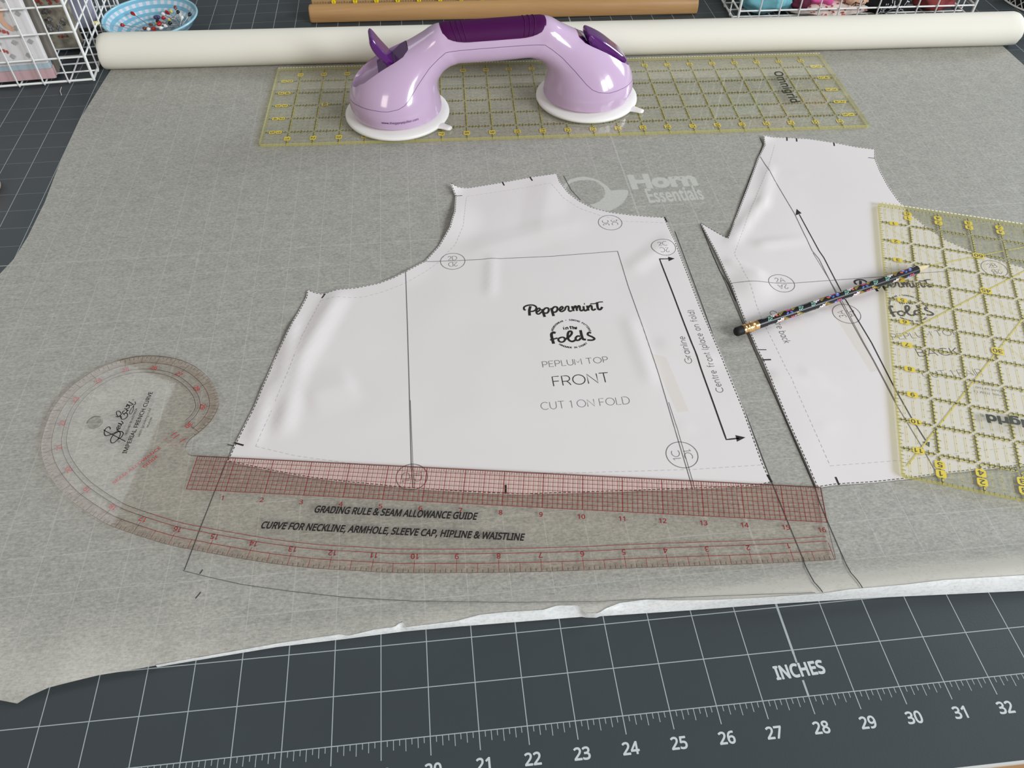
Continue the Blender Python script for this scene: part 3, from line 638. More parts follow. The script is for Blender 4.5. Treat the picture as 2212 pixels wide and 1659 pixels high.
for i in range(0, 60*8+1):
    x = i/8
    if i % 8 == 0: L = .37
    elif i % 4 == 0: L = .24
    elif i % 2 == 0: L = .20
    else: L = .12
    m.ribbon([(x, 0), (x, -L)], .020 if i % 8 == 0 else .015, E_, M['matline'], step=9)
for k in range(8, 41):
    m.label(str(k), (k+.035, -.64, 0), (0, 1), .23, E_*1.4, M['matnum'], .024, .95)
m.build('mat_sheet', mat_o)
m = MB(); I_ = D['inches']
m.text('INCHES', I_[0], I_[1], I_[2], E_*1.6, M['matnum'], .034)
m.build('unit_lettering', mat_o)
m = MB()
m.fill(D['ring_out']+D['ring_in'], E_*2, M['matnum'])
m.text('Horn', *D['horn'], E_*3, M['matnum'], .055, plain=True)
m.text('Essentials', *D['ess'], E_*3, M['matnum'], .022, plain=True)
m.text('www.hornfurniture.co.uk', *D['url'], E_*3, M['matnum'], 0.)
m.build('logo', mat_o)
m = MB(); q = D['thread']
m.tube([(a, b, .014+.01*i) for i, (a, b) in enumerate(q)], .013, M['p_white'], 6)
tag(m.build('thread_scrap'), 'tiny white scrap of thread lying on the mat below the wire basket', 'thread')

# ------------------------------------------------------------------ tracing paper: roll and unrolled sheet
ZT = .02
def rise(x, y):
    Aq = .05+.13*ss((x-15)/6)+.17*ss((x-22)/8)
    return ZT+Aq*ss((3.2-y)/1.15)**1.2
def bump(x, y, cx, cy, r, h):
    d = math.hypot(x-cx, y-cy)/r
    return h*ss(1-d)
def ht(x, y):
    z = rise(x, y)+.004*noise.noise((x*.35, y*.35, 3.1))
    z += bump(x, y, 12.4, 2.3, 1.9, .085)+bump(x, y, 14.6, 2.7, 2.2, .05)+bump(x, y, 10.2, 2.6, 1.9, .08)
    return max(z, .012)
rollY = lambda x: 29.2-(x-6.9)*(1.62/41.1)
paper = thing('tracing_paper_roll', (27, 15, .01), 'long cream roll of translucent tracing paper, partly unrolled across the mat', 'tracing paper')
low = D['edge_low']; torn = D['edge_torn']
tx0 = torn[0][0]
torn = [[x, float(np.interp(x, [q[0] for q in low], [q[1] for q in low]))+.005+.08*(x-14.2)/(tx0-14.2)] for x in np.linspace(14.2, tx0-.15, 12)]+torn
xs0 = torn[0][0]
torn = torn+[[38, 2.05], [43, 1.9], [47.3, 1.85]]; low_r = [p for p in low if p[0] > xs0]+[[38, 1.7], [43, 1.55], [47.3, 1.5]]
out = [(7.36, rollY(7))]+[tuple(p) for p in D['sheet_left'][1:]]+[(6.85, 12), (7.0, 6), (7.4, 2.1)]+[tuple(p) for p in low if p[0] < xs0]
out += [tuple(p) for p in torn]+[(47.3, rollY(47))]
m = MB()
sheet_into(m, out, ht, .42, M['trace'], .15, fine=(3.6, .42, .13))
for pts, w in D['drawn']:
    m.ribbon(pts, w, lambda x, y: ht(x, y)+.005+.02*ss((3.3-y)/.6), M['pencil_faint'] if w < .02 else M['pencil_line'], step=.12)
m.build('unrolled_sheet', paper)
# fold-over of the ragged front edge
m = MB()
def at_x(poly, x): return float(np.interp(x, [p[0] for p in poly], [p[1] for p in poly]))
lw = [p for p in low if p[0] <= xs0][-1:]+low_r
ZO = np.linspace(xs0, 47.3, 420); rows = []
for x in ZO:
    yt = at_x(torn, x); yl = min(at_x(lw, x), yt-.01); r = []
    zt = ht(x, yt)+.012+.012*ss((x-19)/4)
    for t in (0, .12, .3, .5, .7, .88, 1.0):
        y = yt+(yl-yt)*t
        r.append((x, y, zt*(1-t)**.8+.03*t+.03*math.sin(math.pi*t)*(1+noise.noise((x*3, t*3, 0)))))
    rows.append(r)
fs = []; k = 7
for i in range(len(rows)-1):
    for j in range(k-1): fs.append([i*k+j, i*k+j+1, (i+1)*k+j+1, (i+1)*k+j])
m.add([p for r in rows for p in r], fs, M['trace2'], True)
m.build('torn_folded_edge', paper)['label'] = 'white ragged edge folded over'
m = MB()
rings = []
n = 40; xa, RLn = 7.2, 40.45
st = [0, .03, .1, .25, .6, 1.2]+list(np.linspace(3, 38, 26))+[39.25, 39.85, 40.2, 40.35, 40.42, RLn]
for d in st:
    x = xa+d; e = min(d, RLn-d)
    R_ = (.735-.03*d/RLn)*(1-.07*max(0, 1-e/.25)**2)
    rings.append([(x+(.035*noise.noise((q*2.2, d*.1, 1)) if e < .2 else 0), rollY(x)+R_*math.sin(q)*(1+.012*noise.noise((x*.3, q, 0))), R_+.012+R_*math.cos(q)*(1+.012*noise.noise((x*.3, q, 0)))) for q in [2*math.pi*i/n for i in range(n)]])
m.loft(rings, M['roll'], cap=False)
for ring, sgn in ((rings[0], 1), (rings[-1], -1)):
    c = np.mean(ring, axis=0); inner = []
    for kk, f_ in enumerate((.8, .6, .45, .45)):
        inner.append([tuple(c+(np.array(p)-c)*f_+np.array([sgn*(.05 if kk < 3 else 1.5), 0, 0])) for p in ring])
    m.loft([ring]+inner[:3], M['rollend'], cap=False); m.loft(inner[2:], M['core'], cap=True)
m.build('roll', paper)

# ------------------------------------------------------------------ white paper pattern pieces
def crease(x, y, c):
    ax, ay, bx, by, h, w = c
    dx, dy = bx-ax, by-ay; L2 = dx*dx+dy*dy
    t = ((x-ax)*dx+(y-ay)*dy)/L2
    e = ss(min(1, (t+.15)/.3))*ss(min(1, (1.15-t)/.3)) if -.15 < t < 1.15 else 0
    if e <= 0: return 0
    d = abs((x-ax)*dy-(y-ay)*dx)/math.sqrt(L2)
    return h*e*max(0, 1-d/w)
def hF(x, y):
    z = .045+.02*(1+noise.noise((x*.55, y*.55, 7)))*ss((y-7.1)/1.5)
    g = ss((y-6.9)/.9)
    for c in D['f_crease']: z += g*crease(x, y, c)
    z += bump(x, y, 21.1, 17.0, 1.6, .16)+bump(x, y, 21.3, 18.9, .8, .16)+bump(x, y, 16.2, 14.7, 1.0, .12)+bump(x, y, 19.6, 14.6, 1.2, .06)
    return z
def hB(x, y):
    f = ss((33.0-x+(y-11)*.28)/2.2)            # held flat under the small ruler
    z = .044+.006+(.022*(1+noise.noise((x*.6, y*.6, 17))))*f
    for c in D['b_crease']: z += f*crease(x, y, c)
    z += bump(x, y, 33.6, 21.3, .9, .14)+bump(x, y, 30.8, 12.6, .9, .10)+bump(x, y, 30.2, 16.4, .7, .08)
    return z
def ring_tag(mb, c, zf, a, b, mode):
    x, y, r = c
    mb.ribbon(circle_pts(x, y, r, 40)[:-1], .018, zf, M['greyink'], closed=True, step=.5)
    h = r*.5; d = r*.38; w = r*.36
    if mode == 'v':
        mb.thin(a, (x-w, y+d-h/2), (x+w, y+d-h/2), (x-w, y+d+h/2), zf, M['greyink'], .014)
        mb.thin(b, (x+w, y-d+h/2), (x-w, y-d+h/2), (x+w, y-d-h/2), zf, M['greyink'], .014)
    else:
        mb.thin(a, (x-d+h/2, y-w), (x-d+h/2, y+w), (x-d-h/2, y-w), zf, M['greyink'], .014)
        mb.thin(b, (x+d-h/2, y+w), (x+d-h/2, y-w), (x+d+h/2, y+w), zf, M['greyink'], .014)
def inset(poly, d):
    P = [np.array(p, float) for p in poly]; n = len(P); r = []
    a = sum(P[i][0]*P[(i+1) % n][1]-P[(i+1) % n][0]*P[i][1] for i in range(n))
    for i in range(n):
        t = P[(i+1) % n]-P[i-1]; t = t/(np.linalg.norm(t)+1e-9)
        nn = np.array([-t[1], t[0]])*(1 if a > 0 else -1)
        r.append(P[i]+nn*d)
    return r
def logos(mb, zf, T):
    for grp in ('logo1', 'logo2'):
        for pts, w in D[grp]: mb.ribbon([T(p) for p in smooth(pts)], w*1.22, zf, M['ink'], step=.05)
    cx, cy, r = D['arc']
    def arc_text(s, a0, a1, flip):
        ch = [c for c in s]
        for i, c in enumerate(ch):
            if c == ' ': continue
            a = math.radians(a0+(a1-a0)*i/(len(ch)-1))
            rr = r; p = (cx+rr*math.cos(a), cy+rr*math.sin(a)); up = (math.cos(a), math.sin(a)) if not flip else (-math.cos(a), -math.sin(a))
            q = T(p); u = np.array(T((p[0]+up[0]*.1, p[1]+up[1]*.1)))-np.array(q)
            mb.label(c, q, u, .062, zf, M['ink'], .025)
    ang = [math.degrees(math.atan2(p[1]-cy, p[0]-cx)) for p in D['arc_ends']]
    a1 = ang[0] if ang[0] > 0 else ang[0]+360
    arc_text('WOMENSWEAR • SEWING PATTERNS', a1, ang[1], False)
    a2 = ang[2]; a3 = ang[3]
    if a2 > a3: a2 -= 360
    arc_text('HANDMADE IN SYDNEY', a2, a3, True)

fo = D['f_out']
front = thing('pattern_piece', (24, 12, .04), 'white paper bodice pattern piece printed FRONT, under the clear french curve', 'paper pattern piece')
m = MB(); sheet_into(m, fo, hF, .17, M['paper'], .15)
zl = lambda x, y: hF(x, y)+.005
for p, w in D['f_lines']: m.ribbon(p, w, zl, M['greyink'] if w < .03 else M['ink'], step=.12)
for p in D['f_arrows']: m.fill(p, zl, M['ink'])
for p, w in D['f_notch']: m.ribbon(p, w, zl, M['ink'], step=.1)
for p in D['f_dash']: m.dashes(p, .010, .10, .07, zl, M['faintink'])
m.dashes(inset(fo, .03)+[inset(fo, .03)[0]], .020, .075, .045, zl, M['ink'])
for c, (a, b, md) in zip(D['f_circ'], (('2D', '2D', 'v'), ('3C', '3C', 'h'), ('2C', '2C', 'v'), ('1C', '1C', 'h'), ('1D', '1D', 'h'))): ring_tag(m, c, zl, a, b, md)
m.build('paper_sheet', front)
m = MB()
m.thin('PEPLUM TOP', *D['t_peplum'], zl, M['greyink'], .016); m.thin('FRONT', *D['t_front'], zl, M['ink'], .026); m.thin('CUT 1 ON FOLD', *D['t_cut'], zl, M['greyink'], .014)
m.build('title_lettering', front)
m = MB(); m.thin('Grainline', *D['t_grain'], zl, M['greyink'], .017); m.thin('Centre front (place on fold)', *D['t_centre'], zl, M['greyink'], .017)
m.build('edge_lettering', front)
m = MB(); logos(m, zl, lambda p: (p[0], p[1]))
m.build('logo', front)
m = MB(); m.fill(D['f_tape'], lambda x, y: hF(x, y)+.008, M['tape']); m.build('tape_strip', front)

bo = D['b_out']
back = thing('pattern_piece', (34, 12, .04), 'white paper bodice pattern piece printed BACK, partly under pencil and yellow gridded ruler', 'paper pattern piece')
m = MB(); sheet_into(m, bo, hB, .17, M['paper'], .15)
zb = lambda x, y: hB(x, y)+.005
for p, w in D['b_lines']: m.ribbon(p, w, zb, M['greyink'] if w < .03 else M['ink'], step=.12)
for p in D['b_arrows']: m.fill(p, zb, M['ink'])
for p, w in D['b_notch']: m.ribbon(p, w, zb, M['ink'], step=.1)
for p in D['b_dash']: m.dashes(p, .010, .10, .07, zb, M['faintink'])
m.dashes(inset(bo, .03)+[inset(bo, .03)[0]], .020, .075, .045, zb, M['ink'])
for c, (a, b, md) in zip(D['b_circ'], (('2A', '2A', 'v'), ('3A', '3A', 'h'), ('2B', '2B', 'v'))): ring_tag(m, c, zb, a, b, md)
m.build('paper_sheet', back)
m = MB()
m.thin('Centre back', *D['t_cback'], zb, M['greyink'], .017); m.build('edge_lettering', back)
m = MB(); m.thin('PEPLUM TOP', *D['t_bpep'], zb, M['greyink'], .016)
m.thin('BACK', *D['t_back'], zb, M['ink'], .024); m.thin('CUT 1 PAIR', *D['t_pair'], zb, M['greyink'], .014); m.build('title_lettering', back)
m = MB()
fa, fb = [np.array(p) for p in D['anch_f']]; ba, bb = [np.array(p) for p in D['anch_b']]
def sim(p):
    z = complex(*(bb-ba))/complex(*(fb-fa)); w = complex(p[0]-fa[0], p[1]-fa[1])*z
    return (ba[0]+w.real, ba[1]+w.imag)
logos(m, zb, sim)
m.build('logo', back)
m = MB(); m.fill(D['b_tape'], lambda x, y: hB(x, y)+.008, M['tape']); m.build('tape_strip', back)

# ------------------------------------------------------------------ yellow gridded quilting rulers
def rounded(x0, x1, y0, y1, r, n=5):
    p = []
    for cx, cy, a in ((x1-r, y1-r, 0), (x0+r, y1-r, 90), (x0+r, y0+r, 180), (x1-r, y0+r, 270)):
        p += [(cx+r*math.cos(math.radians(a+90*i/n)), cy+r*math.sin(math.radians(a+90*i/n))) for i in range(n+1)]
    return p
def quilt_ruler(name, label, org, ax, ay, W_, L_, z0, z1, far):
    """a runs 0..W_ along ax, b runs 0..L_ along ay; every printed line is on the underside"""
    org = np.array(org, float); ax = np.array(ax, float); ay = np.array(ay, float)
    flip = ax[0]*ay[1]-ax[1]*ay[0] < 0
    T = lambda a, b: tuple(org+ax*a+ay*b)
    c = T(W_/2, L_/2)
    root = thing(name, (c[0], c[1], z0), label, 'ruler', 'yellow gridded quilting rulers')
    pts = [T(a, b) for a, b in rounded(0, W_, 0, L_, .09)]
    if flip: pts = pts[::-1]
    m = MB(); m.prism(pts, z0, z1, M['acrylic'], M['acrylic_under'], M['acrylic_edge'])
    zy, zk = z0+.006, z0+.009
    def line(a0, b0, a1, b1, w, mat, z): m.ribbon([T(a0, b0), T(a1, b1)], w, z, mat, step=60)
    bw = .055
    for a0, b0, a1, b1 in ((bw, bw, W_-bw, bw), (W_-bw, bw, W_-bw, L_-bw), (W_-bw, L_-bw, bw, L_-bw), (bw, L_-bw, bw, bw)): line(a0, b0, a1, b1, .07, M['yellow_film'], zy)
    gap = .055; yo = .024
    for k in range(1, int(W_)):
        for j in range(int(L_)):
            b0, b1 = j+(gap if j else .02), j+1-(gap if j < L_-1 else .02)
            line(k, b0, k, b1, .026, M['rulerblack'], zk); line(k+yo, b0, k+yo, b1, .040, M['ruleryellow'], zy)
    for j in range(1, int(L_)):
        for k in range(int(W_)):
            a0, a1 = k+(gap if k else .1), k+1-(gap if k < W_-1 else .1)
            line(a0, j, a1, j, .022, M['rulerblack'], zk); line(a0, j+yo, a1, j+yo, .034, M['ruleryellow'], zy)
    tl = {0: 0, 1: .05, 2: .085, 3: .05, 4: .11, 5: .05, 6: .085, 7: .05}
    for k in range(1, int(W_)):
        for i in range(int(L_*8)):
            h = tl[i % 8]
            if h:
                b = i/8
                if not far: line(k-h, b, k+h, b, .015, M['rulerblack'], zk)
                line(k-h-.01, b+.018, k+h+.01, b+.018, .020, M['ruleryellow'], zy)
                if far and i % 2 == 0: line(k-h*.8, b, k+h*.8, b, .013, M['rulerblack'], zk)
    for j in range(1, int(L_)):
        for i in range(int(W_*8)):
            h = tl[i % 8]
            if h:
                a = i/8
                line(a, j-h, a, j+h, .026 if far else .020, M['rulerblack'], zk); line(a+.018, j-h-.01, a+.018, j+h+.01, .022, M['ruleryellow'], zy)
    # edge ticks
    for i in range(1, int(L_*8)):
        h = {0: .2, 1: .07, 2: .1, 3: .07, 4: .13, 5: .07, 6: .1, 7: .07}[i % 8]; b = i/8
        for a0, sg in ((.03, 1), (W_-.03, -1)): line(a0, b, a0+sg*h, b, .014, M['rulerblack'], zk)
    for i in range(1, int(W_*8)):
        h = {0: .2, 1: .07, 2: .1, 3: .07, 4: .13, 5: .07, 6: .1, 7: .07}[i % 8]; a = i/8
        for b0, sg in ((.03, 1), (L_-.03, -1)): line(a, b0, a, b0+sg*h, .014, M['rulerblack'], zk)
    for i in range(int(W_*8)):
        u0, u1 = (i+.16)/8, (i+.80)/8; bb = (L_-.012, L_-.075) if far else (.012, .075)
        m.fill([T(u0, bb[0]), T(u1, bb[0]), T(u1, bb[1]), T(u0, bb[1])], z1+.002, M['edgeglint'])  # painted glints between the ticks, standing in for the bevel's reflection
    # quarter-inch dots and pale guide lines, along the long side
    for k in range(int(W_)):
        for j in range(int(L_)):
            for q in (.25, .5, .75):
                if far: line(k+.2, j+q, k+.8, j+q, .010, M['ruleryellowpale'], zy)
                else: line(k+q, j+.2, k+q, j+.8, .016, M['ruleryellowpale'], zy)
                for s_ in (.25, .5, .75):
                    a, b = T(k+q, j+s_); d = .014 if not far else .016
                    m.add([(a-d, b, zk), (a, b-d, zk), (a+d, b, zk), (a, b+d, zk)], [[0, 1, 2, 3]], M['rulerblack'])
    lb = m
    def tab(a, b, s, up, w=.20, h=.15, th=.15, wx=1.):
        u = np.array(up); ex = np.array([u[1], -u[0]])
        P = []
        for x, y in rounded(-w, w, -h, h, .06, 3):
            v = ex*x+u*y; P.append(T(a+v[0], b+v[1]))
        cc = T(a, b); U = np.array(T(a+up[0], b+up[1]))-np.array(cc)
        lb.fill(P, zk+.003, M['rulerlabel'])
        lb.label(s, cc, U, th, zk+.006, M['rulerblack'], .02, wx)
    return root, m, lb, tab, T, line, zy, zk
q = [np.array(p) for p in D['far']]
ax = (q[1]-q[0]); ax /= np.linalg.norm(ax); ay = np.array([-ax[1], ax[0]])
mid = (q[0]+q[1]+q[2]+q[3])/4
org = mid-ax*12-ay*3
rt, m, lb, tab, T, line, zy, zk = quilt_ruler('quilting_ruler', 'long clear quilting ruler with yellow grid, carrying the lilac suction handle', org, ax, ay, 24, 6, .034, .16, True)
for k in range(1, 24):
    tab(k, .52, str(k), (1, 0), .14, .13, .15, 1.1); tab(k, 5.52, str(k), (1, 0), .14, .13, .15, 1.1)
for k in range(1, 6):
    for a, s in ((.36, k), (.62, 6-k), (23.38, k), (23.64, 6-k)): tab(a, 6-k, str(s), (1, 0), .11, .125, .14, 1.2)
tab(2.25, 3, '60', (1, 0), .13, .13, .15)
lb.build('ruler_body', rt)
lg = MB(); p0, p1, tp = D['omni_far']
lg.text('Omnigrid', p0, p1, (p0[0]+.36, p0[1]+.03), .163, M['rulerblack'], .026, -.12)
lg.build('brand_lettering', rt)
# small ruler, turned towards the far side of the table
q = [np.array(p) for p in D['small']]
d = q[1]-q[0]; d /= np.linalg.norm(d); e = np.array([-d[1], d[0]])
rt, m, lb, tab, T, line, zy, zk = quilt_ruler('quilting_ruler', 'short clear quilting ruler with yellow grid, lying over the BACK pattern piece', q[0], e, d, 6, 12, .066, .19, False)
Ti = lambda p: ((np.array(p)-q[0])@e, (np.array(p)-q[0])@d)
for k in range(1, 12):
    tab(.5, k, str(k), (0, 1), .15, .10, .13, 1.25)
for k in range(1, 6):
    tab(k, .30, str(6-k), (0, 1), .13, .11, .13, 1.25); tab(k, .56, str(k), (0, 1), .13, .11, .13, 1.25)
    tab(k, 11.34, str(6-k), (0, 1), .13, .125, .15, 1.25); tab(k, 11.63, str(k), (0, 1), .13, .125, .15, 1.25)
for s, p in zip(('60', '45', '30'), D['lab60']):
    a, b = Ti(p); tab(a, b, s, (0, 1), .17, .13, .15, 1.2)
lb.build('ruler_body', rt)
gl = MB()
def diag(p, ang, l0, l1):
    a, b = Ti(p); c, s = math.cos(math.radians(ang)), math.sin(math.radians(ang))
    clip = []
    for t in np.linspace(-l0, l1, 60):
        x, y = a+c*t, b-s*t
        if .1 < x < 5.9 and .1 < y < 11.9: clip.append(T(x, y))
    gl.ribbon(clip, .03, zy, M['ruleryellow'], step=40)
diag(D['lab60'][0], 30, 4, 4); diag(D['lab60'][1], 45, 6, 5); diag(D['lab60'][2], 60, 6, 6)
for a, b in ((.2, 1.1), (1.2, 2.1), (2.2, 3.1), (3.2, 4.1), (4.2, 5.1), (.3, 2.2), (1.3, 4.1), (2.3, 5.2), (3.3, 6.2)): gl.ribbon([T(a, b), T(a+.7, b+.75)], .016, zy, M['ruleryellowpale'], step=9)
gl.build('angle_lines', rt)
lg = MB(); p0, p1, tp = [np.array(p) for p in D['omni_small']]
dv = (p0-p1)/np.linalg.norm(p1-p0)       # reading direction is from the far right back to p0
w4 = np.linalg.norm(p1-p0)/.5
lg.text('Omnigrid', p0-dv*w4*1.0, p0, (p0-dv*w4*1.0)+(tp-p0), .193, M['rulerblack'], .045)
lg.label('®', p0+dv*.08+(tp-p0)*.2, tp-p0, .10, .193, M['rulerblack'], 0)
s4 = [np.array(p) for p in D['small_txt']]
rd = (s4[1]-s4[0])/np.linalg.norm(s4[1]-s4[0]); upv = np.array([-rd[1], rd[0]])
for i, t in enumerate(('© 1986  ITEM 13', 'MADE IN THE', 'USA')):
    lg.label(t, (s4[0]+s4[1])/2+rd*.05-upv*(.17*i), upv, .075, .193, M['rulerblack'], .0, 1.1)
lg.build('brand_lettering', rt)

# ------------------------------------------------------------------ clear french curve
fc = thing('french_curve', (21, 6, .05), 'clear plastic french curve with red scales, laid along the hem of the FRONT piece', 'french curve')
fo_ = [tuple(p) for p in D['fc_out']]
path = smooth(fo_[4:-4], n=6)
path = resample(path, .06)
cum = [0.]
for a, b in zip(path[:-1], path[1:]): cum.append(cum[-1]+np.linalg.norm(b-a))
cum = np.array(cum); PX = np.array([p[0] for p in path]); PY = np.array([p[1] for p in path])
def along(s, off=0.):
    x, y = np.interp(s, cum, PX), np.interp(s, cum, PY); h = .12
    x0, y0 = np.interp(s-h, cum, PX), np.interp(s-h, cum, PY); x1, y1 = np.interp(s+h, cum, PX), np.interp(s+h, cum, PY)
    t = np.array([x1-x0, y1-y0]); t /= np.linalg.norm(t); nn = np.array([t[1], -t[0]])
    return np.array([x, y])+nn*off, nn
outl = [np.array(p) for p in fo_[:4]]+list(smooth(fo_[4:], n=5))
outl = [tuple(p) for p in outl][::-1]
zc0, zc1 = .082, .128
hc = D['fc_hole']
m = MB()
n_ = len(outl)
hole = circle_pts(hc[0], hc[1], hc[2], 24)[:-1]
V2 = [Vector(p) for p in outl]+[Vector(p) for p in hole]
ed = [(i, (i+1) % n_) for i in range(n_)]+[(n_+i, n_+(i+1) % 24) for i in range(24)]
r = delaunay_2d_cdt(V2, ed, [], 1, 1e-6)
trs = [f if sum(r[0][f[i]][0]*r[0][f[(i+1) % 3]][1]-r[0][f[(i+1) % 3]][0]*r[0][f[i]][1] for i in range(3)) > 0 else f[::-1] for f in r[2] if math.hypot(sum(r[0][i][0] for i in f)/len(f)-hc[0], sum(r[0][i][1] for i in f)/len(f)-hc[1]) > hc[2]*.9 and inside((sum(r[0][i][0] for i in f)/len(f), sum(r[0][i][1] for i in f)/len(f)), outl)]
m.add([(p[0], p[1], zc1) for p in r[0]], trs, M['curve']); m.add([(p[0], p[1], zc0) for p in r[0]], [f[::-1] for f in trs], M['acrylic_under'])
for loop in (outl, hole[::-1]):
    k = len(loop)
    m.add([(p[0], p[1], zc0) for p in loop]+[(p[0], p[1], zc1) for p in loop], [[i, (i+1) % k, k+(i+1) % k, k+i] for i in range(k)], M['curve_edge'])
zk = zc0+.006
g = [np.array(p) for p in D['fc_grid']]            # top left, top right, bottom right, bottom left
gp = lambda u, v: (g[0]*(1-u)+g[1]*u)*(1-v)+(g[3]*(1-u)+g[2]*u)*v
m.fill([gp(0, 0), gp(0, 1), gp(1, 1), gp(1, 0)], zk-.003, M['curve_grid'])
for i in range(0, 129):
    u = i/128; w = .022 if i % 8 == 0 else (.017 if i % 4 == 0 else .012)
    m.ribbon([gp(u, 0), gp(u, 1)], w, zk, M['curvered'], step=40)
    if i < 128:
        m.ribbon([gp(u+.5/128, 0), gp(u+.5/128, .07)], .011, zk, M['curvedark'], step=40)
for i in range(0, 9): m.ribbon([gp(0, i/8), gp(1, i/8)], .018 if i in (0, 8) else .012, zk, M['curvered'], step=40)
S_END = 30.15
for off, w in ((.25, .016), (.5, .016), (.625, .016)):
    m.ribbon([along(s, off)[0] for s in np.arange(.02, 17, .1)], w, zk, M['curvered'], step=9)
    m.ribbon([along(s, off)[0] for s in np.arange(16.9, S_END-off*.3, .08)], w, zk, M['curvedark'], step=9)
bs = list(np.arange(.05, S_END, .1)); vs = []
for s in bs: vs += [(*along(s, .01)[0], zk-.003), (*along(s, .25)[0], zk-.003)]
m.add(vs, [[2*i, 2*i+1, 2*i+3, 2*i+2] for i in range(len(bs)-1)], M['curve_band'])
for i in range(1, int(S_END*8)+1):
    s = i/8
    h = .34 if i % 8 == 0 else (.25 if i % 4 == 0 else (.12 if i % 2 == 0 else .09))
    m.ribbon([along(s, .015)[0], along(s, h)[0]], .013, zk, M['curvered'] if i % 4 == 0 and s < 17 else M['curvedark'], step=9)
m.ribbon([along(.02, 0)[0], along(.02, .45)[0]], .014, zk, M['curvered'], step=9)
for k in range(1, 31):
    p, nn = along(k, .43); m.label(str(k), p, -nn, .13, zk, M['curvebright'] if k > 16 else M['curvered'], .022)
for k in range(1, 17):
    p = gp(min(k/16, .992), 1.2 if k < 16 else 1.22); m.label(str(k), p-(g[1]-g[0])/16*.02, g[0]-g[3], .125, zk, M['curvered'], .024)
m.build('curve_sheet', fc)
m = MB()
for part, want in (('title_lettering', 0), ('guide_lettering', 1)):
    m = MB()
    for s, (p0, p1, tp), bold, sh, col in D['fc_t']:
        if col != want: continue
        m.text(s, p0, p1, tp, zk+.004 if col else zc1+.002, M['curvebright'] if col else M['ink'], bold*1.5, sh*.69 if sh else None)
    m.build(part, fc)
m = MB()
for pts, w in D['fc_logo']: m.ribbon(smooth(pts, n=6), w*1.1, zc1+.002, M['ink'], step=.03)
for s, p in D['fc_rc']: m.text(s, *p, zc1+.002, M['ink'], 0.)
m.build('brand_lettering', fc)
m = MB()
for p in D['fc_dash']: m.ribbon(p, .03, zk, M['curvebright'])
for s, p in D['fc_frac']: m.text(s, *p, zk, M['curvebright'], -.005)
m.build('allowance_key', fc)
# ------------------------------------------------------------------ lilac suction handle standing on the long ruler
hc1 = np.array([19.71, 23.93]); hc2 = np.array([27.48, 24.45])
hd = (hc2-hc1); HL = np.linalg.norm(hd); hd /= HL; hn = np.array([-hd[1], hd[0]])
Hp = lambda x, y, z: (*(hc1+hd*x+hn*y), z)
handle = thing('suction_handle', (*((hc1+hc2)/2), .16), 'lilac ruler handle with dark purple grip and two white suction cups', 'ruler handle')
sec = [((-1.80, .50), (1.80, .50), 1.80, 2.0), ((-1.83, .95), (1.74, .86), 1.79, 2.0), ((-1.68, 1.42), (1.69, 1.16), 1.66, 2.0), ((-1.32, 1.92), (1.69, 1.42), 1.44, 2.0),
       ((-.70, 2.40), (1.75, 1.62), 1.20, 2.0), ((0, 2.74), (1.86, 1.80), .99, 2.1), ((.6, 2.98), (2.0, 1.95), .84, 2.2), ((1.2, 3.28), (2.2, 2.07), .74, 2.35),
       ((1.60, 3.51), (2.40, 2.13), .69, 2.5), ((2.0, 3.6), (2.62, 2.15), .64, 2.5), ((3.0, 3.61), (3.3, 2.13), .61, 2.5), ((HL/2, 3.61), (HL/2, 2.12), .61, 2.5)]
secm = sec+[((HL-o[0], o[1]), (HL-i[0], i[1]), b, e) for o, i, b, e in sec[-2::-1]]
arr = [np.array([*o, *i, b, e]) for o, i, b, e in secm]
fine = smooth(arr, n=5)
NS = 56
def section(v, grow=0., a0=0, a1=360, n=NS):
    o = np.array(v[0:2]); i = np.array(v[2:4]); c = (o+i)/2; r = (o-i)/2; b = v[4]+grow; ex = 2/v[5]
    L = np.linalg.norm(r); r = r*(1+grow/L); P = []
    for k in range(n+(0 if a1-a0 == 360 else 1)):
        q = math.radians(a0+(a1-a0)*k/n); cq, sq = math.cos(q), math.sin(q)
        cc = math.copysign(abs(cq)**ex, cq); sc = math.copysign(abs(sq)**ex, sq)
        p = c+r*cc
        P.append(Hp(p[0], b*sc, p[1]))
    return P
def bool_cut(mb, cutters):
    """closed body minus closed cutters, evaluated once and kept as a plain mesh"""
    o = mb.build('tmp_body'); recalc(o); cs = []
    for c in cutters:
        k = c.build('tmp_cut'); recalc(k); cs.append(k)
        md = o.modifiers.new('cut', 'BOOLEAN'); md.operation = 'DIFFERENCE'; md.object = k; md.solver = 'EXACT'
        md.material_mode = 'TRANSFER'
    dg = bpy.context.evaluated_depsgraph_get(); dg.update()
    me = bpy.data.meshes.new_from_object(o.evaluated_get(dg))
    for k in [o]+cs: bpy.data.objects.remove(k)
    return me
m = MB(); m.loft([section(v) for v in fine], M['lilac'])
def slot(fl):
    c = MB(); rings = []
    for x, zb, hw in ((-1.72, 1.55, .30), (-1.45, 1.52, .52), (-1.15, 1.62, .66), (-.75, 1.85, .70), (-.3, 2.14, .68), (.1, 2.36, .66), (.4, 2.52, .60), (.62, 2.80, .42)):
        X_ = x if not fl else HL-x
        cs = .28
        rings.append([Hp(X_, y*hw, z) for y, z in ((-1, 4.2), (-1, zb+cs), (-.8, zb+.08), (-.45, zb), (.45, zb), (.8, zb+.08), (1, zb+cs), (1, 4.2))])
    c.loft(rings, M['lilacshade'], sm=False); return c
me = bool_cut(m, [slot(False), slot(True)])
me.name = 'body'
bo_ = bpy.data.objects.new('body', me); COL.objects.link(bo_); bo_.parent = handle; bo_.location = -Vector(handle.location)
for p in me.polygons: p.use_smooth = True
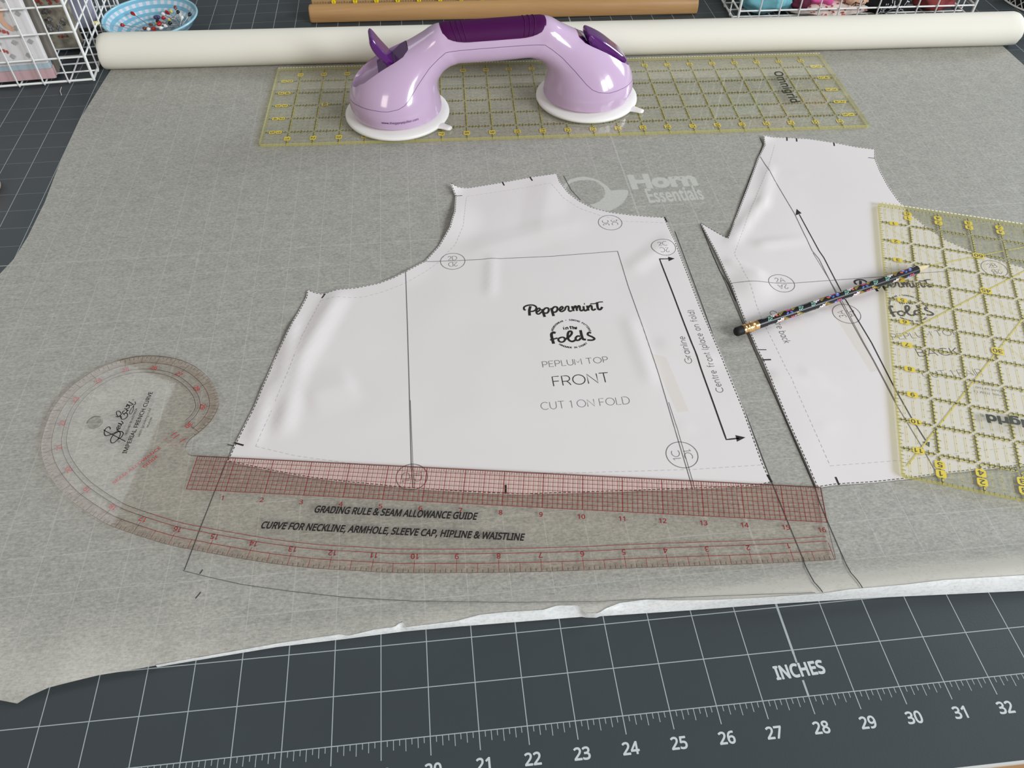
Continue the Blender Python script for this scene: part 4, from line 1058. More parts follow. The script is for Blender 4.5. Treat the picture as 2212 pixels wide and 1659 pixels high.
try: me.set_sharp_from_angle(angle=math.radians(35))
except Exception: pass
bm_v = [tuple(v.co) for v in me.vertices]
bvh = BVHTree.FromPolygons([Vector(v) for v in bm_v], [list(p.vertices) for p in me.polygons])
def on_body(x, z, lift=.006):
    """point of the near side of the body at handle coordinates (x, z)"""
    p = Vector(Hp(x, -6, z))*IN; dv = Vector((hn[0], hn[1], 0))
    h = bvh.ray_cast(p, dv)
    return None if h[0] is None else np.array((h[0]-dv*lift*IN)/IN)
# parting line between upper and lower shell
m = MB()
sl = [(-1.77, 1.10), (-1.47, 1.17), (-1.0, 1.20), (-.44, 1.20), (0, 1.27), (.24, 1.36), (.45, 1.52), (.86, 1.93), (1.33, 2.37), (1.74, 2.68), (2.0, 2.85), (2.5, 2.86), (HL/2, 2.86)]
sl = sl+[(HL-x, z) for x, z in sl[-2::-1]]
pts = [on_body(x, z, -.004) for x, z in resample(sl, .08)]
m.tube([p for p in pts if p is not None], .011, M['seam'], 6)
m.build('parting_line', handle)
# grip
m = MB(); gx = [v for v in fine if 1.86 <= v[0] <= HL-1.86]
rings = []
for k, v in enumerate(gx):
    e = min(k, len(gx)-1-k); lim = 74*(.5+.5*math.sqrt(1-(1-min(e, 5)/5)**2))
    rings.append(section(v, .022 if e else .004, -lim, lim, 30))
m.loft(rings, M['plum'], cap=False, closed=False)
xs_ = [v[0] for v in fine]
for d in (.62, .78, .94):
    for fl in (False, True):
        t = 1.95+d if not fl else HL-1.95-d
        i = int(np.argmin([abs((v[0]+v[2])/2-t-.25*(0 if not fl else 0)) for v in fine]))
        a = fine[i].copy(); sh = t-(a[0]+a[2])/2; a[0] += sh; a[2] += sh
        m.tube(section(a, .022, -70, 70, 26), .020, M['plum'], 6)
m.build('grip', handle)
# levers
def lever(fl, prof, wid, name):
    """side profile [(x, z)] with round corners across the handle"""
    m = MB(); P = [np.array(p) for p in prof]; rings = []
    c = np.mean(P, axis=0)
    for t, s_ in ((-1, .55), (-.97, .80), (-.88, .95), (-.7, 1), (.7, 1), (.88, .95), (.97, .80), (1, .55)):
        rings.append([Hp((x if not fl else HL-x), t*wid, z) for x, z in [c+(p-c)*s_ for p in P]])
    m.loft(rings, M['purple'], sm=False); o = m.build(name, handle); recalc(o); return o
up = smooth([(.20, 2.28), (-.05, 2.62), (-.35, 3.02), (-.66, 3.46), (-.76, 3.44), (-.78, 3.22), (-.62, 2.86), (-.30, 2.48), (-.10, 2.24)], True, 4)
lever(False, up, .50, 'lever')
m = MB()
for fl in (False, True):
    b = MB(); rings = []
    for x, z0_, z1_, hw in ((-.58, 1.90, 2.12, .62), (-.25, 2.10, 2.36, .63), (.1, 2.30, 2.50, .62), (.4, 2.46, 2.74, .56), (.60, 2.72, 2.92, .40)):
        X_ = x if not fl else HL-x
        rings.append([Hp(X_, y*hw, z) for y, z in ((-1, z1_), (-1, z0_), (1, z0_), (1, z1_))])
    m2 = MB(); m2.loft(rings, M['purple'], sm=False); o = m2.build('lever_mount', handle); recalc(o)
dn = smooth([(.26, 2.98), (.02, 2.92), (-.45, 2.66), (-.95, 2.29), (-1.36, 1.95), (-1.41, 1.78), (-1.22, 1.72), (-.70, 2.04), (-.20, 2.38), (.20, 2.62)], True, 4)
lever(True, dn, .52, 'lever')
# cups
for cc, s_ in ((hc1, 0), (hc2, 1)):
    m = MB()
    prof = [(0, .40), (.9, .40), (1.1, .36), (1.45, .28), (1.70, .225), (1.9, .185), (2.02, .15), (2.07, .11), (2.08, .06), (2.05, .0), (1.9, -.005), (0, -.005)]
    m.lathe([(max(r_, .001), z) for r_, z in prof], (cc[0], cc[1], .167), M['cup'], 72)
    a = math.radians(-36); dv = np.array([math.cos(a), math.sin(a)]); nv = np.array([-dv[1], dv[0]]); rings = []
    for t, w, h in ((1.75, .34, .10), (2.0, .26, .075), (2.15, .20, .07), (2.32, .17, .07), (2.46, .16, .07), (2.54, .10, .05)):
        p = cc+dv*t
        rings.append([(*(p+nv*w*math.cos(q)), .167+.07+.02*max(0, t-2)+h*math.sin(q)*.9) for q in [2*math.pi*i/14 for i in range(14)]])
    m.loft(rings, M['cup']); o = m.build('suction_cup', handle); recalc(o)
# web address round the front of the left foot
m = MB(); v, f, dz = text_mesh('www.thegypsyquilter.com', .012)
x0, x1 = v[:, 0].min(), v[:, 0].max(); vs = []; ok = True
for (x, y), e in zip(v, dz):
    t = (x-x0)/(x1-x0); p = on_body(-.70+1.42*t, .755+y*.15, .008+e)
    vs.append(p if p is not None else Hp(0, -1.8, .7))
m.add(vs, f, M['violettext']); m.build('lettering', handle)

# ------------------------------------------------------------------ pencil
pe = [np.array(p) for p in D['pencil']]
p0, p1 = pe[0].copy(), pe[4].copy(); p0[2] = .215; p1[2] = .352
PL = np.linalg.norm(p1-p0); pd = (p1-p0)/PL; pn = np.array([-pd[1], pd[0], 0]); pn /= np.linalg.norm(pn); pu = np.cross(pd, pn)
PR = .138
def Pp(s, th, r): return p0+pd*s+r*(math.cos(th)*pn+math.sin(th)*pu)
def pring(s, r, n=28): return [Pp(s, 2*math.pi*k/n, r) for k in range(n)]
pencil = thing('pencil', p0, 'black pencil patterned with bright flowers, resting across the BACK pattern piece', 'pencil')
m = MB(); m.loft([pring(s, r) for s, r in ((0, .05), (.015, .10), (.05, .132), (.10, .14), (.30, .14))], M['eraser']); o = m.build('eraser', pencil)
m = MB(); m.loft([pring(s, r) for s, r in ((.27, .145), (.30, .150), (.36, .150), (.37, .143), (.40, .143), (.41, .150), (.46, .150), (.47, .143), (.50, .150), (.66, .150), (.67, .143), (.70, .150), (.74, .143), (.76, .150), (.80, .148))], M['brass'])
for k in range(5):
    th = k*2*math.pi/5+.9; m.ball(Pp(.58, th, .148), .022, M['brass'], 8)
m.build('ferrule', pencil)
BE = PL-.52
m = MB(); m.loft([pring(s, PR) for s in (.78, 1.5, 3, 4.5, 6, BE-.04, BE)], M['lacquer'])
def stick(s, th, shape, mat, r=PR+.003):
    n = len(shape); vs = [Pp(s+a, th+b/PR, r) for a, b in shape]
    c = np.mean(np.array(shape), axis=0)
    m.add(vs+[Pp(s+c[0], th+c[1]/PR, r+.001)], [[i, (i+1) % n, n] for i in range(n)], mat)
def ell(a, b, ang, ox=0, oy=0, n=12):
    a, b, ox, oy = a*1.28, b*1.28, ox*1.2, oy*1.2
    ca, sa = math.cos(ang), math.sin(ang)
    return [(ox+a*math.cos(q)*ca-b*math.sin(q)*sa, oy+a*math.cos(q)*sa+b*math.sin(q)*ca) for q in [2*math.pi*i/n for i in range(n)]]
def flower(s, th, mat, mat2, r=.05):
    for k in range(5):
        a = 2*math.pi*k/5+.4; stick(s, th, ell(r*.62, r*.42, a, r*.75*math.cos(a), r*.75*math.sin(a)), mat)
    stick(s, th, ell(r*.28, r*.28, 0), mat2, PR+.006)
def leaf(s, th, sg):
    stick(s, th, ell(.15, .006, .5*sg), M['d_gold'])
    for k in range(5):
        t = -.10+.055*k
        for w in (1, -1): stick(s, th, ell(.03, .011, .5*sg+w*.7, t*math.cos(.5*sg), t*math.sin(.5*sg)+w*.022), M['d_gold'])
def sprig(s, th):
    for a in (-.7, -.25, .2, .65):
        stick(s, th, ell(.06, .006, 1.2+a, .05*math.cos(1.2+a), .05*math.sin(1.2+a)), M['d_mint']); stick(s, th, ell(.016, .016, 0, .11*math.cos(1.2+a), .11*math.sin(1.2+a)), M['d_mint'])
def petals(s, th):
    for k in range(3): stick(s, th, ell(.05, .016, 1.1, -.05+.05*k, -.01), M['d_pink'])
    for k in (-1, 1): stick(s, th, ell(.04, .02, .5*k, .06*k, .08), M['d_blue'])
def scallop(s, th):
    for k in range(3):
        c = [( -.1+.1*k+.05*math.cos(q), .03*math.sin(q)) for q in np.linspace(math.pi, 2*math.pi, 8)]
        c += [(-.1+.1*k+.035*math.cos(q), .018*math.sin(q)+.006) for q in np.linspace(2*math.pi, math.pi, 8)]
        stick(s, th, c, M['d_grey'])
def dots(s, th):
    for k in range(5): stick(s, th, ell(.011, .011, 0, -.05+.028*k, .012*(k % 2)), M['d_white'])
def eye(s, th):
    stick(s, th, ell(.05, .045, 0), M['d_blue']); stick(s, th, ell(.02, .018, 0), M['d_white'], PR+.006)
seq = [(.0, dots, 0), (.12, sprig, 0), (.30, 'w', 0), (.42, 'w', -.5), (.40, 'c', .9), (.62, leaf, 0), (.85, petals, .2), (.98, dots, -.6), (1.10, leaf, -.4), (1.24, sprig, 0), (1.45, scallop, .3), (1.70, sprig, .1), (1.86, 'w', .2), (1.96, 'w', -.3), (2.16, leaf, -.2), (2.32, 'c', .8), (2.42, eye, .1), (2.56, petals, -.2), (2.68, eye, .5)]
s = .92
while s < BE-.1:
    for d, k, dt in seq:
        if s+d > BE-.08: break
        for q in range(3):
            th = -1.25+dt*.45+q*2*math.pi/3+(.35 if q else 0)
            sd = s+d+(.13*q)
            if sd > BE-.1: continue
            if k == 'w': flower(sd, th, M['d_white'], M['d_coral'])
            elif k == 'c': stick(sd, th, ell(.045, .03, .3), M['d_coral'])
            elif k is leaf: leaf(sd, th, 1 if q != 1 else -1)
            else: k(sd, th)
    s += 2.84
m.build('lacquered_shaft', pencil)
m = MB(); m.loft([pring(s, r) for s, r in ((BE-.004, PR*.985), (BE+.03, PR*.93), (BE+.2, PR*.62), (PL-.06, .028), (PL, .008))], M['barewood']); m.build('sharpened_tip', pencil)

# ------------------------------------------------------------------ wire baskets
def wire_basket(root, P, nx, ny, nz, sx, sy, sz, lift=.12, first=0):
    """P(i, j, z) maps basket coordinates to the place; upright wires outside the level ones"""
    X_, Y_, Z_ = nx*sx, ny*sy, nz*sz
    def panel(name, f, n, L, out_):
        m = MB()
        for k in range(1, nz+1): m.tube([f(0, k*sz+lift*.6+first, 0), f(L, k*sz+lift*.6+first, 0)], .040, M['wire'])
        m.tube([f(0, lift, 0), f(L, lift, 0)], .05, M['wire'])
        for k in range(1, n):
            x = L*k/n
            m.tube([f(x, Z_+.1, out_), f(x, .16, out_), f(x, .06, out_*.6), f(x, .045, -out_*1.5)], .034, M['wire'])
        m.build(name, root)
    o_ = .075
    panel('front_panel', lambda a, z, o: P(a, -o, z), nx, X_, o_)
    panel('back_panel', lambda a, z, o: P(a, Y_+o, z), nx, X_, o_)
    panel('side_panel', lambda a, z, o: P(-o, a, z), ny, Y_, o_)
    panel('side_panel', lambda a, z, o: P(X_+o, a, z), ny, Y_, o_)
    for x in (0, X_):
        for y in (0, Y_):
            m = MB(); m.tube([P(x, y, .07), P(x, y, Z_+.1)], .062, M['wire']); m.build('corner_post', root)
    m = MB()
    for k in range(1, nx): m.tube([P(X_*k/nx, 0, .06), P(X_*k/nx, Y_, .06)], .036, M['wire'])
    for k in range(1, int(Y_/.75)): m.tube([P(0, k*.75, .13), P(X_, k*.75, .13)], .036, M['wire'])
    m.build('base_grid', root)
    m = MB(); m.tube([P(0, 0, Z_+.12), P(X_, 0, Z_+.12), P(X_, Y_, Z_+.12), P(0, Y_, Z_+.12)], .07, M['wire'], closed=True); m.build('rim', root)
ca, sa = math.cos(math.radians(4.0)), math.sin(math.radians(4.0))
def PL_(x, y, z): x -= 11.0; return (6.88+x*ca-y*sa, 28.0+x*sa+y*ca, z)
bk = thing('wire_basket', PL_(5.5, 3.5, 0), 'white wire basket of folded fabric in the far corner beside the gingham bowl', 'basket')
wire_basket(bk, PL_, 11, 9, 5, 1.0, .80, 1.04)
def PR_(x, y, z): return (35.72+x*.999-y*-.03, 30.46-x*.036+y, z)
bk2 = thing('wire_basket', PR_(5.5, 4, 0), 'white wire basket of crumpled fabric behind the paper roll, beside the wooden rack', 'basket')
wire_basket(bk2, PR_, 12, 8, 6, .945, 1.0, 1.045, first=-.40)

def fabric_mat(name, col, vary=None, rough=.85): return pbr(name, col, rough, .15, vary=vary, bump=(500, .35))
M['f_white'] = fabric_mat('white_print_cotton', (.74, .72, .72)); M['f_brown'] = fabric_mat('taupe_cotton', (.17, .15, .13), (20, .25, (1, 1, .3)))
M['f_olive'] = fabric_mat('sage_floral_cotton', (.30, .27, .21), (120, .5, (1, 1, 1))); M['f_lav'] = fabric_mat('lavender_cotton', (.36, .36, .46))
M['f_pink'] = fabric_mat('dusty_pink_cotton', (.58, .40, .41)); M['f_sky'] = fabric_mat('pale_blue_cotton', (.42, .52, .57)); M['f_red'] = fabric_mat('brick_red_print', (.45, .10, .08)); M['f_grey'] = fabric_mat('grey_square_print', (.42, .42, .42)); M['f_peach'] = fabric_mat('peach_print', (.72, .45, .32))
def folded(name, label, Pm, x0, x1, y0, y1, z0, z1, mat, seed, layers=3):
    """cloth folded into an upright bundle: several folded leaves with rounded fold edges"""
    root = thing(name, Pm((x0+x1)/2, (y0+y1)/2, z0), label, 'fabric', 'fabrics standing in the wire basket')
    m = MB(); n = 26
    dy = (y1-y0)/layers
    for l in range(layers):
        ya = y0+l*dy+.012; yb = y0+(l+1)*dy-.012; ym = (ya+yb)/2; h = (yb-ya)/2
        sec_ = []
        for q in np.linspace(-90, 90, 7): sec_.append((x1-.03*l-h+h*math.cos(math.radians(q)), ym+h*math.sin(math.radians(q))))
        for t in np.linspace(0, 1, 14)[1:-1]: sec_.append((x1-.03*l-h+(x0-(x1-h))*t, yb))
        for q in np.linspace(90, 270, 5): sec_.append((x0+h*math.cos(math.radians(q)), ym+h*math.sin(math.radians(q))))
        for t in np.linspace(0, 1, 14)[1:-1]: sec_.append((x0+(x1-h-x0)*t, ya))
        rings = []
        for z in np.linspace(z0, z1, 9):
            rings.append([Pm(x+.03*noise.noise((x*.8, z*.8, seed+l)), y+.035*noise.noise((x*.9, z*.9, seed+9+l)), z) for x, y in sec_])
        m.loft(rings, mat)
    m.build('cloth', root); return root
fw = folded('folded_fabric', 'white fabric with grey squares and red print, right behind the front wires', PL_, -.4+.8, 9.42, .22, .62, .85, 5.2, M['f_white'], 1, 2)
m = MB()
yq = .20
def patch(poly, mat, e=0): m.add([PL_(x, yq-e+.035*noise.noise((x*.9, z*.9, 10))-.012, z) for x, z in poly], [list(range(len(poly)))], mat)
for i in range(12):
    for j in range(7):
        x = 2.0+i*.62+(.31 if j % 2 else 0); z = 1.25+j*.56
        if x < 9.2: patch([(x-.12, z), (x, z-.12), (x+.12, z), (x, z+.12)], M['f_grey'])
for cx, cz in ((8.0, 1.95), (6.3, 3.3), (8.5, 4.5), (4.6, 2.0), (7.3, 3.95), (5.4, 4.4), (3.0, 3.1)):
    for k in range(3):
        a = math.radians(45+90*k+20)
        for t in range(5):
            px_, pz = cx+.42*math.cos(a)+(t-2)*.14*-math.sin(a), cz+.42*math.sin(a)+(t-2)*.14*math.cos(a)
            patch([(px_+.085*math.cos(q)*(1 if w_ else .5), pz+.085*math.sin(q)) for q in np.linspace(0, 6.28, 7)[:-1] for w_ in [t % 2]], M['f_red'], .004)
for cx, cz in ((8.75, 2.75), (7.0, 4.7)):
    c = [(cx+.42*math.cos(q), cz+.5*math.sin(q)) for q in np.linspace(1.9, 4.6, 12)]+[(cx+.26*math.cos(q)+.03, cz+.33*math.sin(q)) for q in np.linspace(4.6, 1.9, 12)]
    for i in range(11): patch([c[i], c[i+1], c[22-i], c[23-i]], M['f_peach'], .004)
pr = m.build('printed_motifs', fw)
folded('folded_fabric', 'dusty pink folded fabric lying lowest at the front of the basket', PL_, .3, 9.48, .24, .66, .17, .60, M['f_pink'], 4, 2)
folded('folded_fabric', 'pale blue folded fabric just above the pink one in the basket', PL_, .3, 9.44, .24, .64, .61, .84, M['f_sky'], 5, 2)
folded('folded_fabric', 'taupe fabric standing behind the white printed fabric in the basket', PL_, 1.0, 9.50, .75, 1.7, .17, 5.0, M['f_brown'], 2, 4)
ff = folded('folded_fabric', 'sage fabric with small red flowers, standing behind the taupe one in the basket', PL_, 1.0, 10.05, 3.0, 3.7, .17, 4.6, M['f_olive'], 3, 2)
m = MB(); random.seed(5)
for i in range(70):
    x = random.uniform(8.6, 9.85); z = random.uniform(.5, 4.4)
    for k in range(4):
        a = random.uniform(0, 6.28); r_ = .10
        m.add([PL_(x+r_*.7*math.cos(a)+.06*math.cos(q), 2.955+.035*noise.noise((x*.9, z*.9, 12)), z+r_*math.sin(a)*.7+.06*math.sin(q)) for q in np.linspace(0, 6.28, 7)[:-1]], [list(range(6))], M['f_red'] if i % 3 == 0 else M['f_grey' if i % 3 == 1 else 'f_brown'])
m.build('printed_flowers', ff)
folded('folded_fabric', 'lavender grey fabric standing farthest back in the basket', PL_, 1.0, 10.5, 4.6, 5.6, .30, 4.8, M['f_lav'], 6, 3)

# crumpled scraps in the far basket
def crumple(label, x, y, z, rx, ry, rz, mat, seed, deco=None):
    root = thing('fabric_scrap', PR_(x, y, z-rz), label, 'fabric', 'scraps heaped in the far basket')
    m = MB(); rings = []; nn_ = 40
    for i in range(1, 22):
        a = math.pi*i/22; r_ = []
        for k in range(nn_):
            q = 2*math.pi*k/nn_; v = Vector((math.sin(a)*math.cos(q), math.sin(a)*math.sin(q), math.cos(a)))
            f_ = 1+.20*noise.noise(v*1.7+Vector((seed, 0, 0)))+.14*abs(noise.noise(v*4+Vector((0, seed, 0))))-.05
            dx, dy, dz = v.x*rx*f_, v.y*ry*f_, v.z*rz*f_
            xx = min(max(x+dx, .12), 11.2); yy = min(max(y+dy, .12), 7.8); zz_ = max(z+dz, .20)
            r_.append(PR_(xx, yy, zz_))
        rings.append(r_)
    m.loft(rings, mat)
    m.build('cloth', root)
    if deco:
        dm = MB(); bv = BVHTree.FromPolygons([Vector(p) for p in m.v], m.f); random.seed(seed*7+1)
        for i in range(deco[1]):
            o = Vector(PR_(x+random.uniform(-rx, rx)*1.05, -6, z+random.uniform(-rz, rz*1.2)+3)); dr = Vector((0, .9, -.42)).normalized()
            h = bv.ray_cast(o, dr)
            if h[0] is None: continue
            nv = h[1] if h[1].dot(dr) < 0 else -h[1]
            a = nv.orthogonal().normalized(); b = nv.cross(a); c0 = h[0]+nv*.012
            if deco[2] == 'dot': dm.add([tuple(c0+(a*math.cos(q)+b*math.sin(q))*.055) for q in np.linspace(0, 6.28, 8)[:-1]], [list(range(7))], deco[0])
            else:
                for q in (0, 2.1, 4.2):
                    e = a*math.cos(q)+b*math.sin(q); e2 = nv.cross(e)
                    dm.add([tuple(c0+e2*.018), tuple(c0-e2*.018), tuple(c0+e*.24-e2*.018), tuple(c0+e*.24+e2*.018)], [[0, 1, 2, 3]], deco[0])
        dm.build('printed_dots' if deco[2] == 'dot' else 'printed_lines', root)
M['s_teal'] = fabric_mat('aqua_cotton', (.20, .50, .58)); M['s_pink'] = fabric_mat('hot_pink_cotton', (.72, .12, .36)); M['s_cream'] = fabric_mat('cream_cotton', (.72, .62, .56)); M['s_black'] = fabric_mat('black_cotton', (.012, .012, .014)); M['s_white'] = fabric_mat('white_spotted_cotton', (.76, .78, .77)); M['s_red'] = fabric_mat('dark_red_cotton', (.28, .06, .06)); M['s_maroon'] = fabric_mat('maroon_cotton', (.12, .025, .05)); M['s_grey'] = fabric_mat('charcoal_cotton', (.06, .06, .065)); M['s_lime'] = fabric_mat('lime_cotton', (.55, .60, .25))
crumple('aqua blue fabric at the left end of the far wire basket', 1.75, 1.3, .9, 1.5, 1.1, .75, M['s_teal'], 1)
crumple('hot pink fabric next to the aqua one in the far wire basket', 4.1, 1.2, .95, .9, .9, .5, M['s_pink'], 2)
crumple('dark maroon fabric tucked between aqua and pink in the far basket', 3.1, .75, .82, .55, .5, .42, M['s_maroon'], 8)
crumple('cream fabric with red dots lying under the pink one in the far basket', 4.6, .95, .42, 2.2, .8, .32, M['s_cream'], 3, (M['f_red'], 60, 'dot'))
crumple('peach fabric in the middle of the far wire basket', 5.75, 1.1, .9, .8, .8, .45, M['f_peach'], 9, (M['s_black'], 20, 'line'))
crumple('black fabric with white branching lines in the far wire basket', 7.3, 1.3, .7, 1.25, 1.1, .75, M['s_black'], 4, (M['s_white'], 46, 'line'))
crumple('white fabric with pink dots on top of the far wire basket', 8.3, 1.6, 1.35, 1.2, .9, .4, M['s_white'], 5, (M['s_pink'], 50, 'dot'))
crumple('dark red fabric at the right end of the far wire basket', 9.9, 1.2, .65, 1.05, 1.0, .55, M['s_red'], 6)
crumple('charcoal fabric filling the back of the far wire basket', 4.5, 5.0, .9, 3.9, 2.4, .75, M['s_grey'], 7)
crumple('lime green fabric behind the aqua one in the far basket', 2.8, 2.6, 1.45, 1.1, .7, .4, M['s_lime'], 11)

M['s_mint'] = fabric_mat('mint_cotton', (.40, .62, .54))
for lb, x, y, z, a, b, c, mt, sd, dc in (
    ('grey fabric at the left of the upper heap in the far basket', 1.3, 1.0, 3.7, 1.2, .9, .65, 's_grey', 21, None),
    ('mint fabric low in the upper heap of the far basket', 1.75, 1.0, 4.75, 1.1, .9, .55, 's_mint', 22, None),
    ('white striped fabric in the upper heap of the far basket', 2.9, 1.0, 3.7, .8, .8, .5, 's_white', 23, (M['s_black'], 26, 'line')),
    ('cream fabric in the middle of the upper heap of the far basket', 3.6, 1.0, 4.7, 1.1, .9, .55, 's_cream', 24, None),
    ('salmon pink fabric topping the far basket', 3.0, 1.2, 5.7, 1.9, 1.0, .5, 'f_pink', 25, None),
    ('grey green fabric in the upper heap of the far basket', 4.7, 1.0, 3.8, 1.0, .9, .6, 'f_olive', 26, None),
    ('rose fabric at the right of the upper heap of the far basket', 5.4, 1.0, 4.5, .9, .9, .55, 'f_peach', 27, None),
    ('bright white fabric at the right of the upper heap of the far basket', 6.6, 1.0, 3.9, .9, .9, .6, 's_white', 28, None),
    ('pale blue fabric topping the right of the far basket', 6.4, 1.2, 5.6, 1.6, 1.0, .55, 'f_sky', 29, None),
    ('dark fabric filling the right of the far basket', 9.2, 1.3, 3.6, 1.9, 1.1, 1.5, 's_grey', 30, None)):
    crumple(lb, x, y, z, a, b, c, M[mt], sd, dc)

# ------------------------------------------------------------------ gingham bowl of pins
bc = np.array([8.72, 32.0, 0.]); BR = 2.10; BH = .92
prof_o = [(.02, .02), (.95, .02), (1.05, .05), (1.30, .16), (1.70, .44), (1.96, .76), (BR, BH)]
prof_i = [(BR-.04, BH+.02), (BR-.09, BH-.02), (1.90, .78), (1.66, .52), (1.30, .34), (.85, .28), (.02, .27)]
bowl = thing('pin_bowl', bc, 'blue gingham glazed bowl of pins behind the left end of the paper roll', 'bowl')
m = MB(); N_ = 144
def ring_at(r_, z): return [(bc[0]+r_*math.cos(2*math.pi*k/N_), bc[1]+r_*math.sin(2*math.pi*k/N_), z) for k in range(N_)]
for prof, e in ((prof_o, 0), (prof_i, 1)):
    P = smooth([np.array(p) for p in prof], n=5); d = [0]
    for a, b in zip(P[:-1], P[1:]): d.append(d[-1]+np.linalg.norm(b-a))
    ts = np.linspace(0, d[-1], int(d[-1]/.17)+1)
    pr_ = [(np.interp(t, d, [p[0] for p in P]), np.interp(t, d, [p[1] for p in P])) for t in ts]
    vs = [p for r_, z in pr_ for p in ring_at(r_, z)]
    fs = {}
    for i in range(len(pr_)-1):
        for k in range(N_):
            a = ((k+i) // 2) % 2; b = i % 2
            mt = 'glaze_white' if a and b else ('glaze_blue' if not (a or b) else 'glaze_mid')
            mt = {'glaze_white': 'glaze_white', 'glaze_mid': 'glaze_mid' if b else 'glaze_blue', 'glaze_blue': 'glaze_blue'}[mt]
            fs.setdefault(mt, []).append([i*N_+k, i*N_+(k+1) % N_, (i+1)*N_+(k+1) % N_, (i+1)*N_+k])
    base = len(m.v); m.v += [tuple(p) for p in vs]
    for mt, ff_ in fs.items():
        ix = m.mi(M[mt])
        for f_ in ff_: m.f.append([base+q for q in f_]); m.m.append(ix); m.sm.append(True)
o = m.build('bowl_body', bowl); recalc(o)
m = MB(); m.tube([(bc[0]+(BR-.045)*math.cos(q), bc[1]+(BR-.045)*math.sin(q), BH+.005) for q in np.linspace(0, 2*math.pi, 73)[:-1]], .05, M['glaze_mid'], 8, closed=True); m.build('rim', bowl)
random.seed(21)
def pin(head, at, to, col, label, st=1.0, flat=False, lean=None):
    """head end `at`, point end `to`"""
    a, b = np.array(at, float), np.array(to, float); L = np.linalg.norm(b-a); d = (b-a)/L
    root = thing('pin', a, label, 'pin', 'pins in the gingham bowl')
    m = MB(); m.tube([a, b-d*.08, b], [.014, .014, .004], M['steel'], 6); m.build('shaft', root)
    m = MB()
    if flat:
        m.ball(a, .17, M[col], 14, (1.0, .55, .62))
    else:
        u = np.array([0, 0, 1.]) if abs(d[2]) < .9 else np.array([1., 0, 0]); e1 = np.cross(d, u); e1 /= np.linalg.norm(e1); e2 = np.cross(d, e1); rings = []
        for t, r_ in ((-.085*st, .02), (-.07*st, .055), (-.035*st, .078), (.0, .082), (.05*st, .066), (.10*st, .035), (.13*st, .016)):
            rings.append([a+d*t+r_*(math.cos(q)*e1+math.sin(q)*e2) for q in [2*math.pi*i/12 for i in range(12)]])
        m.loft(rings, M[col])
    m.build('head', root)
    return root
B = lambda x, y, z: (bc[0]+x, bc[1]+y-.25, z-.20)       # bowl coordinates
pin(1, B(-.95, .95, .98), B(.1, .1, .56), 'p_red', 'red-headed pin lying alone toward the left inside the bowl', 1.4)
pin(1, B(-2.12, -.66, 1.30), B(-.3, -.2, .72), 'p_paleyellow', 'flat pale yellow pin poking out over the left rim of the bowl', flat=True)
pin(1, B(.05, 1.0, .74), B(1.0, .5, .60), 'p_violet', 'dark violet flat-headed pin in the middle of the bowl', flat=True)
pin(1, B(1.74, .35, 1.10), B(1.15, -.4, .62), 'p_black', 'black-headed pin resting high against the right side of the bowl')
pin(1, B(1.0, 1.2, .86), B(.4, .2, .56), 'p_black', 'black-headed pin at the back right of the pin heap')
pin(1, B(.5, 1.25, .84), B(1.2, .6, .62), 'p_red', 'red-headed pin at the back of the pin heap beside a yellow one', 1.5)
pin(1, B(.68, 1.3, .86), B(1.15, .3, .62), 'p_yellow', 'yellow-headed pin at the very back of the pin heap')
k = 0
for col, nm, spots in (('p_red', 'red-headed pin heaped with others in the bowl', [(-.25, -.30), (.05, -.55), (.30, -.20), (.36, -.60), (-.45, -.72), (.15, -.82), (-1.25, -.55), (.45, .05)]),
                       ('p_white', 'white-headed pin heaped with others in the bowl', [(.0, -.35), (.22, -.42), (.45, -.75), (.40, .35), (1.1, .55), (-.15, -.60), (.62, -.55), (1.4, -.35)]),
                       ('p_yellow', 'yellow-headed pin heaped with others in the bowl', [(.05, .15), (.65, .20)]),
                       ('p_black', 'black-headed pin heaped with others in the bowl', [(.18, -.02), (.85, -.55)]),
                       ('p_brown', 'brown-headed pin heaped with others in the bowl', [(-.22, .05), (-.35, -.5), (.55, -.45), (.95, .65)])):
    for x, y in spots:
        y += .55; r_ = math.hypot(x, y); zf_ = .47+.25*max(0, r_-.8)+.11+.10*(k % 4); a = random.uniform(-.9, 1.1); L = random.uniform(.9, 1.15)
        ex, ey = x+L*math.cos(a), y+L*math.sin(a)*.6
        re = math.hypot(ex, ey); q = min(1, 1.25/re); ex *= q; ey *= q
        pin(1, B(x, y, zf_), B(ex, ey, .56+.05*(k % 4)), col, nm); k += 1

# ------------------------------------------------------------------ wooden ruler rack with a clear ruler standing in it
rd = math.radians(-2.3); rc, rs_ = math.cos(rd), math.sin(rd)
def RK(x, y, z): return (15.72+x*rc-y*rs_, 32.62+x*rs_+y*rc, z)
rack = thing('ruler_rack', RK(9.3, .8, 0), 'long beech wood ruler rack standing behind the paper roll', 'ruler rack')
def bar(name, prof, L, xin):
    m = MB(); P = smooth([np.array(p) for p in prof], True, 4); c = np.mean(P, axis=0); rings = []
    for x, s_ in ((0, .90), (.03, .96), (.10, 1), (L-.10, 1), (L-.03, .96), (L, .90)):
        rings.append([RK(xin+x, *(c+(p-c)*s_)) for p in P])
    m.loft(rings, M['rackwood']); o = m.build(name, rack); recalc(o)
bar('front_bar', [(-.02, .10), (-.05, .36), (.02, .60), (.16, .72), (.42, .74), (.44, .5), (.44, .06), (.08, .02)], 18.5, 0)
bar('rear_bar', [(.62, .06), (.62, .6), (.63, .95), (1.3, .97), (1.5, .8), (1.5, .08)], 18.3, .1)
bar('base_strip', [(.40, .02), (.40, .22), (.66, .22), (.66, .02)], 18.2, .15)
